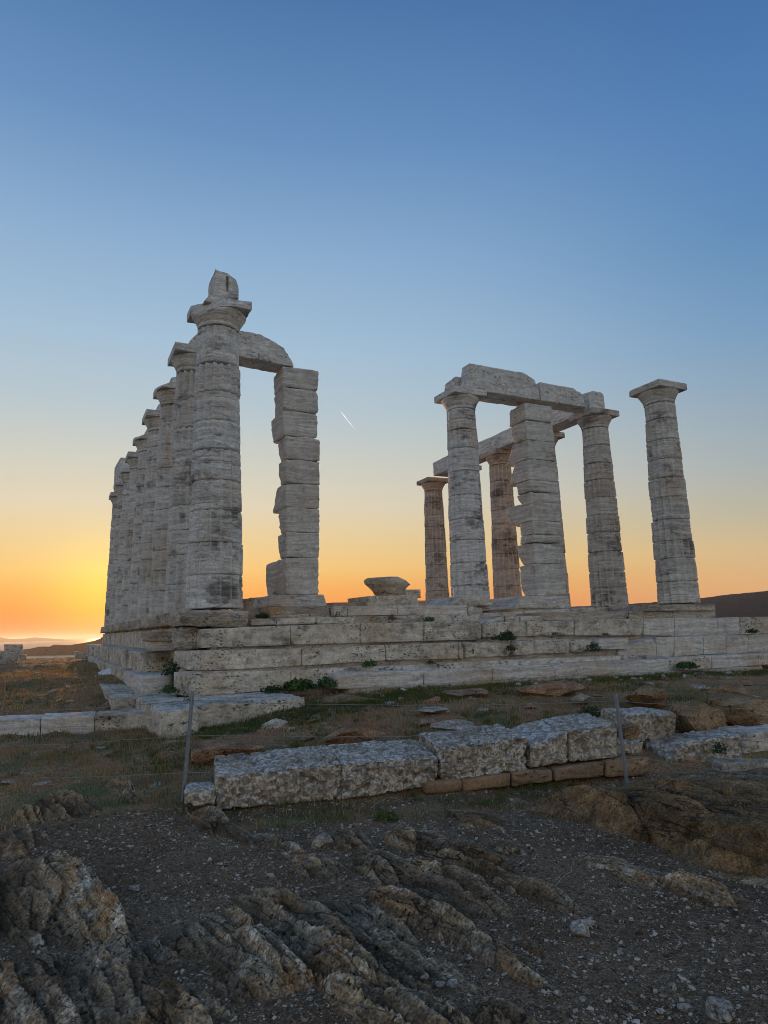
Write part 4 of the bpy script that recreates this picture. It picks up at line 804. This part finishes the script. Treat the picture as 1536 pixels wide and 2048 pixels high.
def scatter_rocks():
    rs = np.random.default_rng(77); n = 0; base = None
    protos = []
    for s in range(5):
        v, F = rock((0, 0, 0), (1, .75, .42), 300+s, 3, .35, 14, 0, .06); protos.append([make_mesh('rock', v, F, m, 28) for m in (ROCK_R, ROCK_B, ROCK_P)])
    while n < 230:
        if n < 205: x = rs.uniform(-1.0, 9.5); y = rs.uniform(-9.0, -5.0)
        else: x = rs.uniform(-3.6, -1.4); y = rs.uniform(-8.3, -5.0)
        if y < -9.1-.2*x or (x > 2.4 and y < -9.2): continue
        s = rs.uniform(.05, .19)*(1.7 if rs.random() < .2 else 1); m = 0 if rs.random() < .55 else (1 if rs.random() < .6 else 2)
        o = bpy.data.objects.new('rock', protos[rs.integers(0, 5)][m]); C.objects.link(o); o.location = (x, y, gh(x, y)-.06*s); o.scale = (s, s*rs.uniform(.7, 1.2), s*rs.uniform(.45, .85)); o.rotation_euler = (rs.normal()*.15, rs.normal()*.15, rs.uniform(0, 6.3))
        tag(o, ['reddish half-sunk rock in the dry grass of the slope', 'ochre half-sunk rock in the dry grass of the slope', 'pale grey half-sunk stone in the dry grass of the slope'][m], 'rock', 'rocks sunk in the grass slope'); n += 1
scatter_rocks()
def rubble():
    rs = np.random.default_rng(15); protos = [make_mesh('rubble_stone', *rock((0, 0, 0), (1, .7, .5), 700+i, 2, .3, 14), m, 25) for i, m in enumerate((STEP, PLINTH, ROCK_P, STEP))]
    for i in range(70):
        x = rs.uniform(2.0, 12.5) if i < 50 else rs.uniform(-3.0, -1.5); y = rs.uniform(-5.5, -4.75) if i < 50 else rs.uniform(-3.2, 8)
        s_ = rs.uniform(.035, .12); o = bpy.data.objects.new('rubble_stone', protos[i % 4]); C.objects.link(o); o.location = (x, y, gh(x, y)+.1*s_); o.scale = (s_, s_, s_); o.rotation_euler = (rs.normal()*.3, rs.normal()*.3, rs.uniform(0, 6.3))
        tag(o, 'pale broken stone lying in the grass at the foot of the front steps' if i < 50 else 'pale broken stone lying in the grass beside the left flank', 'stone', 'broken stones at the foot of the steps')
rubble()

# ------------------------------------------------------------------ fence of two metal posts and thin wires
def post(foot, top, label):
    foot = np.array(foot); top = np.array(top); ax = top-foot; L = np.linalg.norm(ax); ax /= L
    ex = np.cross([0, 0, 1.], -FW*np.array([1, 1, 0])); ex /= np.linalg.norm(ex); ey = np.cross(ax, ex); ey /= np.linalg.norm(ey); ex = np.cross(ey, ax)
    # T section
    a, b_, th_ = .018, .026, .005
    sec = [(-a, 0), (a, 0), (a, th_), (th_/2, th_), (th_/2, b_), (-th_/2, b_), (-th_/2, th_), (-a, th_)]
    v = []; zs = [-.12, L*.25, L*.5, L*.75, L-.004, L]
    for i, z in enumerate(zs):
        k = .85 if i == 5 else 1.0
        for sx_, sy_ in sec: v.append(foot+ax*z+ex*sx_*k-ey*(sy_-.01)*k)
    n = 8; F = [[i*n+j, i*n+(j+1) % n, (i+1)*n+(j+1) % n, (i+1)*n+j] for i in range(len(zs)-1) for j in range(n)]
    top_i = (len(zs)-1)*n; F += [[top_i, top_i+1, top_i+2, top_i+7], [top_i+3, top_i+4, top_i+5, top_i+6]]
    return tag(obj('fence_post', np.array(v), np.array(F), STEEL, origin=foot, smooth=False), label, 'post', 'grey metal fence posts')
def vpl(u, v, p):     # on the vertical plane through p facing the camera
    n = np.array([FW[0], FW[1], 0]); d = ray(u, v); return CAM+((np.array(p)-CAM)@n)/(d@n)*d
f1 = at(364, 1618, 'z', -2.04); t1 = vpl(385, 1382, f1); f2 = at(1254, 1564, 'z', -2.02); t2 = vpl(1232, 1388, f2)
post(f1, t1, 'leaning grey metal post left of the pitted wall'); post(f2, t2, 'leaning grey metal post at the right end of the pitted wall')
f0 = np.array([-4.3, -7.6, gh(-4.3, -7.6)]); t0 = f0+np.array([0, 0, .95]); f3 = np.array([3.3, -13.0, gh(3.3, -13.0)]); t3 = f3+np.array([.03, 0, .95])
post(f0, t0, 'grey metal post beyond the left photo edge'); post(f3, t3, 'grey metal post beyond the right photo edge')
def wire(a, b_, sag, label):
    n = 26; q = np.linspace(0, 1, n)[:, None]; pth = a*(1-q)+b_*q; pth[:, 2] -= sag*4*(q*(1-q))[:, 0]; pth = pth+.004*rng.normal(size=pth.shape)*np.array([0, 0, 1])*(q*(1-q))*4
    r = .0028; v = []; d = (b_-a)/np.linalg.norm(b_-a); s = np.cross(d, [0, 0, 1.]); s /= np.linalg.norm(s); t_ = np.cross(s, d)
    for p_ in pth:
        for k in range(5): v.append(p_+r*(math.cos(k*1.2566)*s+math.sin(k*1.2566)*t_))
    F = [[i*5+k, i*5+(k+1) % 5, (i+1)*5+(k+1) % 5, (i+1)*5+k] for i in range(n-1) for k in range(5)]
    return tag(obj('fence_wire', np.array(v), np.array(F), WIRE), label, 'wire', 'thin wires of the fence')
lv = (('top', .92, 'uppermost'), ('middle', .62, 'middle'), ('low', .30, 'lowest'))
for nm, q, w_ in lv:
    A0, A1, A2, A3 = [f+(t_-f)*q for f, t_ in ((f0, t0), (f1, t1), (f2, t2), (f3, t3))]
    wire(A0, A1, .035 if q > .5 else .01, w_+' thin wire left of the left post'); wire(A1, A2, .045 if q > .5 else .02, w_+' thin wire between the two metal posts'); wire(A2, A3, .03, w_+' thin wire right of the right post')

# ------------------------------------------------------------------ vegetation
def blades(name, pts, hmin, hmax, mat, seed, width=.004, lean=.5):
    rs = np.random.default_rng(seed); n = len(pts); h = rs.uniform(hmin, hmax, n)*rs.uniform(.5, 1.2, n); a = rs.uniform(0, 2*math.pi, n); w_ = width*rs.uniform(.6, 1.5, n); ln = h*lean*rs.uniform(.1, 1.3, n); b_ = rs.uniform(0, 2*math.pi, n)
    s = np.stack([np.cos(a), np.sin(a), 0*a], -1)*w_[:, None]; l = np.stack([np.cos(b_), np.sin(b_), 0*b_], -1)*ln[:, None]; z = np.stack([0*h, 0*h, h], -1)
    p0 = pts-s-[0, 0, .01]; p1 = pts+s-[0, 0, .01]; p2 = pts+l*.35+z*.6+s*.7; p3 = pts+l*.35+z*.6-s*.7; p4 = pts+l+z*.92
    v = np.stack([p0, p1, p2, p3, p4], 1).reshape(-1, 3); i = np.arange(n)[:, None]*5
    F = np.concatenate([i+[0, 1, 2], i+[0, 2, 3], i+[3, 2, 4]])
    return tag(obj(name, v, F, mat, smooth=False), kind='stuff')
def on_ground(x, y):
    z, r, g = ground(x, y)[:3]; return np.stack([x, y, z], -1), r, g
def field(n, x0, x1, y0, y1, seed, thr, sc, keep=None):
    rs = np.random.default_rng(seed); x = rs.uniform(x0, x1, n); y = rs.uniform(y0, y1, n); k = fbm2(x*sc, y*sc, 3, seed*1.3) > thr+rs.normal(size=n)*.1
    x, y = x[k], y[k]; p_, r, g = on_ground(x, y); kk = (r < .5) & (g > rs.uniform(0, 1, len(x)))
    return p_[kk]
inside = lambda p_: ~((p_[:, 0] > -1.35) & (p_[:, 1] > -4.25)) & ~((p_[:, 0] > -1.45) & (p_[:, 0] < .8) & (p_[:, 1] > -5.4) & (p_[:, 1] < -3)) & ~((p_[:, 0] > -1.4) & (p_[:, 0] < -.8) & (p_[:, 1] > -5.95) & (p_[:, 1] < -5))
def tufts(p_, seed, n_lo=6, n_hi=18, rad=.05):
    rs = np.random.default_rng(seed); k = rs.integers(n_lo, n_hi, len(p_)); q = np.repeat(p_, k, 0); rr = np.repeat(rs.uniform(.5, 1.6, len(p_)), k)*rad; q = q+rs.normal(size=q.shape)*rr[:, None]*[1, 1, 0]; return q
dry = np.concatenate([field(60000, -2.0, 7, -9.6, -4.3, 3, -.08, 1.1), field(26000, -4.2, -1.3, -9, -4.2, 4, -.05, 1.2), field(42000, -6.5, -1.3, -4.2, 10, 5, -.2, .8), field(16000, -9, -1.0, 10, 32, 6, -.3, .6), field(9000, 7, 13, -9.5, -4.4, 8, -.1, .8)])
grn = np.concatenate([field(42000, -2.0, 7, -9.3, -4.3, 13, .08, .9), field(8000, -4, -1.3, -8.6, -4.2, 14, .12, 1.3), field(15000, -6, -1.3, -4.2, 10, 15, .08, .6), field(14000, 1, 13, -6.0, -4.4, 18, -.1, .9), field(9000, -1.5, 2.4, -10.2, -9.0, 19, .0, 2)])
dry = np.concatenate([dry[::8], tufts(dry[::28], 41)]); grn = np.concatenate([grn[::9], tufts(grn[::19], 42, 8, 24, .045)])
grn = np.concatenate([grn, tufts(field(2600, .2, 13, -5.6, -4.55, 58, .0, 1.6), 43, 8, 20, .05), tufts(field(1500, -1.0, 3, -6.4, -5.0, 59, -.1, 1.3), 44, 8, 20, .05)])
blades('dry_grass', dry[inside(dry)], .02, .085, DRY, 1); blades('green_grass', grn[inside(grn)], .02, .085, GREEN, 2, .0035)
tall = field(900, -5.5, -1.8, -3.8, 14, 25, .0, 1.0); blades('tall_dry_stalks', tall[inside(tall)], .15, .35, DRY, 3, .003, .35)

def plant(loc, size, seed, label, mat=LEAF, n=170, flat=.6, nm='leafy_plant', cat='plant'):
    rs = np.random.default_rng(seed); d = rs.normal(size=(n, 3)); d /= np.linalg.norm(d, axis=1)[:, None]; d[:, 2] = np.abs(d[:, 2]); r = rs.uniform(.25, 1, n)**.6*(1+.35*fbm(d*2+seed, 2))
    c = np.array(loc)+d*r[:, None]*np.array([size, size, size*flat*1.4]); L = size*rs.uniform(.10, .2, n); a = rs.normal(size=(n, 3)); a /= np.linalg.norm(a, axis=1)[:, None]; b_ = np.cross(a, d+.3*rs.normal(size=(n, 3))); b_ /= np.linalg.norm(b_, axis=1)[:, None]
    v = np.stack([c-a*L[:, None], c+b_*L[:, None]*.55, c+a*L[:, None], c-b_*L[:, None]*.55], 1).reshape(-1, 3); F = np.arange(n*4).reshape(n, 4)
    t = empty(nm, loc, label, cat); obj('leaves', v, F, mat, t, smooth=False)
    m = 7; sv = []; SF = []
    for k in range(m):
        q = c[rs.integers(0, n)]; p0 = np.array(loc)+rs.normal(size=3)*[.02, .02, 0]-[0, 0, .03]; w_ = np.array([.003, 0, 0]); i0 = len(sv); sv += [p0-w_, p0+w_, q+w_*.4, q-w_*.4]; SF.append([i0, i0+1, i0+2, i0+3])
    obj('stems', np.array(sv), np.array(SF), DRY, t, smooth=False); return t
def pl(u, v, y, size, seed, label, mat=LEAF, n=170, flat=.6): plant(at(u, v, 'y', y), size, seed, label, mat, n, flat)
pl(1014, 1280, -3.66, .20, 1, 'dark bushy plant hanging between the worn top-step blocks', LEAF_D, 320, .7); pl(1022, 1300, -3.75, .13, 2, 'dark tuft trailing below the bushy plant on the second step', LEAF_D, 200)
pl(990, 1279, -3.66, .12, 3, 'low dark plant left of the bushy plant on the second step', LEAF_D, 150); pl(1187, 1302, -3.85, .17, 4, 'dark plant in the gap beside the overhanging step block', LEAF_D, 240, .8)
pl(1375, 1335, -4.55, .26, 5, 'bright green spreading plant at the foot of the steps, right side', LEAF, 380, .35); pl(598, 1378, -4.2, .30, 6, 'green spreading plant against the third step, left half', LEAF, 420, .4)
pl(655, 1372, -4.25, .20, 7, 'green plant at the broken end of the white marble step', LEAF, 260, .6); pl(545, 1384, -4.3, .2, 8, 'low green plant beside the left footing stone', LEAF_D, 200, .4)
pl(740, 1332, -4.05, .16, 9, 'green tuft on the third step above the white marble', LEAF, 170, .5); pl(860, 1328, -4.05, .11, 10, 'small tuft at the back of the white marble step', LEAF_D, 120, .5)
pl(525, 1236, -2.3, .16, 11, 'green weeds between the near column and the left pier', LEAF_D, 240, .5); pl(785, 1240, -2.8, .10, 12, 'thin weed on the ledge below the fallen capital', LEAF_D, 100, .9); pl(858, 1242, -2.9, .14, 13, 'green clump on the ledge left of the worn blocks', LEAF, 170, .5)
pl(675, 1233, -2.4, .1, 14, 'small green weed on the ledge right of the left pier', LEAF, 90, .8); pl(341, 1350, -2.9, .17, 15, 'dark weeds filling the gap at the platform corner', LEAF_D, 260, 1.2); pl(338, 1385, -3.6, .15, 16, 'weeds at the bottom of the corner gap', LEAF, 200, .6)
pl(374, 1405, -4.6, .09, 17, 'bright small weed on the corner footing stone', LEAF, 90, 1.0); pl(1505, 1265, -3.7, .18, 18, 'dark low plant on the second step at the right edge', LEAF_D, 160, .4); pl(1110, 1270, -3.7, .09, 19, 'small dark tuft under the worn top-step block', LEAF_D, 90, .5)
pl(1212, 1270, -3.7, .1, 20, 'small tuft on the second step right of the worn blocks', LEAF_D, 90, .4); pl(1440, 1505, -10.0, .10, 21, 'dark green clump in the crumbling pale block', LEAF_D, 150, 1.0); pl(418, 1672, -9.15, .16, 22, 'dark dry tuft of grass right of the left post foot', DRY, 260, .5)
pl(770, 1640, -9.9, .12, 23, 'yellowish green tuft on the soil below the wall', GREEN, 220, .5); pl(1015, 1420, -6.6, .2, 24, 'dark bushy herb on the slope above the wall', LEAF_D, 220, .6); pl(1180, 1432, -8.2, .16, 25, 'dark herb just behind the right end of the wall', LEAF_D, 200, .6)
plant(at(1500, 1524, 'z', -1.70), .035, 26, 'small yellow-flowered weed on the lowest block at the right edge', FLOWER, 40, 1)
rs_ = np.random.default_rng(9)

# ------------------------------------------------------------------ gravel and pebbles
def gravel():
    rs = np.random.default_rng(31); n = 80000; x = rs.uniform(-4.2, 3.2, n); y = -13.6+rs.uniform(0, 1, n)**1.25*5.2
    d = fbm2(x*1.3, y*1.3, 3, 2.2)
    k = d > -.25+rs.normal(size=n)*.15; x, y = x[k], y[k]; z, r, g = ground(x, y)[:3]; k = (r < .35+.25*rs.random(len(x))) & (g < .6); x, y, z = x[k], y[k], z[k]; n = len(x)
    s = np.clip(.0030*rs.pareto(2.4, n)+.0032, 0, .017); bv, bf = ICO[1]; bv = bv*(1+.0*bv)
    jit = 1+.28*rs.normal(size=(n, len(bv), 1)); sc = np.stack([s*rs.uniform(.8, 1.5, n), s*rs.uniform(.7, 1.2, n), s*rs.uniform(.45, .85, n)], -1)
    v = bv[None]*jit*sc[:, None, :]; a = rs.uniform(0, 6.28, n); c, si_ = np.cos(a)[:, None], np.sin(a)[:, None]
    vx = v[:, :, 0]*c-v[:, :, 1]*si_; vy = v[:, :, 0]*si_+v[:, :, 1]*c
    v = np.stack([vx+x[:, None], vy+y[:, None], v[:, :, 2]+(z+s*.08)[:, None]], -1)
    F = (bf[None]+np.arange(n)[:, None, None]*len(bv)).reshape(-1, 3)
    tag(obj('gravel', v.reshape(-1, 3), F, GRAVEL, smooth=False), kind='stuff')
gravel()
def pebbles():
    rs = np.random.default_rng(5); protos = []
    for s in range(6):
        v, F = rock((0, 0, 0), (1, .8, .6), 500+s, 2, .35, 8); protos.append(make_mesh('pebble', v, F, PEBBLE, 25))
    spots = [(965, 1825, .022), (850, 1955, .024), (880, 1970, .026), (905, 1970, .03), (900, 2028, .024), (1128, 1843, .02), (1300, 1838, .018), (1390, 1850, .022), (1385, 1857, .02), (1205, 1750, .016), (1420, 1745, .02), (1240, 1905, .02), (1262, 1940, .022), (1214, 1975, .018), (1090, 1842, .018), (1140, 1920, .02), (1115, 1990, .024), (1165, 2000, .02), (1000, 1940, .022), (1022, 1945, .018), (1010, 1950, .02), (440, 1730, .03), (1440, 2030, .075), (1370, 2020, .04), (1530, 1870, .02), (270, 1780, .05), (1180, 1850, .045), (620, 2000, .02), (420, 1720, .02), (200, 1560, .03), (215, 1640, .02), (1370, 1800, .02), (1480, 1795, .018), (640, 1905, .03), (1330, 1940, .02), (1475, 1925, .022), (1260, 2010, .022), (1310, 1985, .018), (1060, 2010, .022), (1150, 1955, .018)]
    for i in range(70):
        spots.append((rs.uniform(950, 1536), rs.uniform(1740, 2045), rs.uniform(.009, .017)))
    for i in range(22): spots.append((rs.uniform(230, 600), rs.uniform(1560, 1800), rs.uniform(.010, .018)))
    for i, (u, v, s) in enumerate(spots):
        p_ = at(u, v, 'z', -2.1)
        for _ in range(4): p_ = at(u, v, 'z', gh(p_[0], p_[1]))
        o = bpy.data.objects.new('pebble', protos[i % 6]); C.objects.link(o); o.location = tuple(p_+[0, 0, s*.25]); o.scale = (s, s, s*rs.uniform(.7, 1.1)); o.rotation_euler = (rs.normal()*.3, rs.normal()*.3, rs.uniform(0, 6.3))
        if (u, v) == (1440, 2030): tag(o, 'largest pale flat stone at the lower right of the gravel', 'stone'); continue
        if (u, v) == (270, 1780): tag(o, 'flat pale stone alone on the gravel beside the left-hand ridges', 'stone'); continue
        tag(o, 'pale angular pebble lying on the dark gravel of the foreground', 'pebble', 'pale pebbles on the foreground gravel')
pebbles()
boulder(645, 1692, -2.05, (.12, .09, .07), 51, ROCK_P, 'loose grey stone on the gravel below the wall', .3, sub=3, nm='stone', cat='stone')
boulder(1162, 1858, -2.08, (.055, .05, .04), 53, ROCK_P, 'grey fist-sized stone at the tip of the foreground ledge', .9, sub=3, nm='stone', cat='stone')

def stalk(u, v, L, ang, label):
    p0 = at(u, v, 'z', -2.05)
    for _ in range(4): p0 = at(u, v, 'z', gh(p0[0], p0[1]))
    rs = np.random.default_rng(int(u)); V = []; F = []
    def seg(a, b_, r0, r1):
        i0 = len(V); d_ = (b_-a)/np.linalg.norm(b_-a); s_ = np.cross(d_, [.3, .2, 1]); s_ /= np.linalg.norm(s_); q_ = np.cross(s_, d_)
        for p_, r in ((a, r0), (b_, r1)):
            for k in range(4): V.append(p_+r*(math.cos(k*1.571)*s_+math.sin(k*1.571)*q_))
        for k in range(4): F.append([i0+k, i0+(k+1) % 4, i0+4+(k+1) % 4, i0+4+k])
    d0 = np.array([math.cos(ang), math.sin(ang)*.4, .45]); a = p0+[0, 0, .005]
    for j in range(5):
        b_ = a+d0*L/5+rs.normal(size=3)*L*.03; seg(a, b_, .0028*(1-j*.15), .0028*(1-(j+1)*.15))
        if j in (1, 2, 3): seg(b_, b_+(d0*.6+rs.normal(size=3)*.6)*L*.22, .0018, .0008)
        a = b_; d0 = d0*[1, 1, .7]
    tag(obj('dry_twig', np.array(V), np.array(F), DRYW, origin=p0), label, 'twig')
DRYW = plain('bleached_twig', (.42, .37, .30), .9, 0, 30)
for u, v, L, ang, lb in ((742, 1618, .22, .7, 'bleached dry twig standing on the soil below the wall'), (806, 1605, .18, 2.6, 'second bleached twig leaning left below the wall'), (510, 1632, .2, 1.0, 'thin dry twig in the grass at the left end of the wall'), (300, 1475, .26, 2.2, 'forked dry twig near the left post, below the kerb stones'), (632, 1655, .14, 1.6, 'tiny pale twig in front of the wall'), (1112, 1772, .16, .3, 'grey-green dry sprig on the dark gravel')):
    stalk(u, v, L, ang, lb)

# ------------------------------------------------------------------ vapour trail high in the west
a_, b_ = at(682, 824, 'y', 9000), at(712, 861, 'y', 9000); d = b_-a_; L = np.linalg.norm(d); d /= L; s = np.cross(d, ray(697, 842)); s /= np.linalg.norm(s); t_ = np.cross(s, d); v = []; n = 14
for i in range(n):
    q = i/(n-1); r = 3.0*math.sin(math.pi*min(1, .06+.94*q))**.6*(1-.85*q)+.15
    for k in range(8): v.append(a_+d*L*q+(math.cos(k*.7854)*s+math.sin(k*.7854)*t_)*r)
tag(obj('vapour_trail', np.array(v), np.array([[i*8+k, i*8+(k+1) % 8, (i+1)*8+(k+1) % 8, (i+1)*8+k] for i in range(n-1) for k in range(8)]), VAPOUR), 'short white aircraft trail in the sky between the two piers', 'vapour trail')

# ------------------------------------------------------------------ evening haze
hm = bpy.data.materials.new('thin_evening_haze'); hm.use_nodes = True; hm.node_tree.nodes.clear(); ht = NT(hm.node_tree)
pv = ht.n('ShaderNodeVolumePrincipled'); pv.inputs['Color'].default_value = (.93, .93, .93, 1); pv.inputs['Density'].default_value = .00004; pv.inputs['Anisotropy'].default_value = .5
ho = ht.n('ShaderNodeOutputMaterial'); ht.L.new(pv.outputs[0], ho.inputs['Volume'])
hv, hf = lattice(1, 1, 1); hv = np.array([-62000, -22000, -75.])+hv*np.array([124000, 114000, 215.])
tag(obj('haze', hv, hf, hm, smooth=False), kind='stuff')
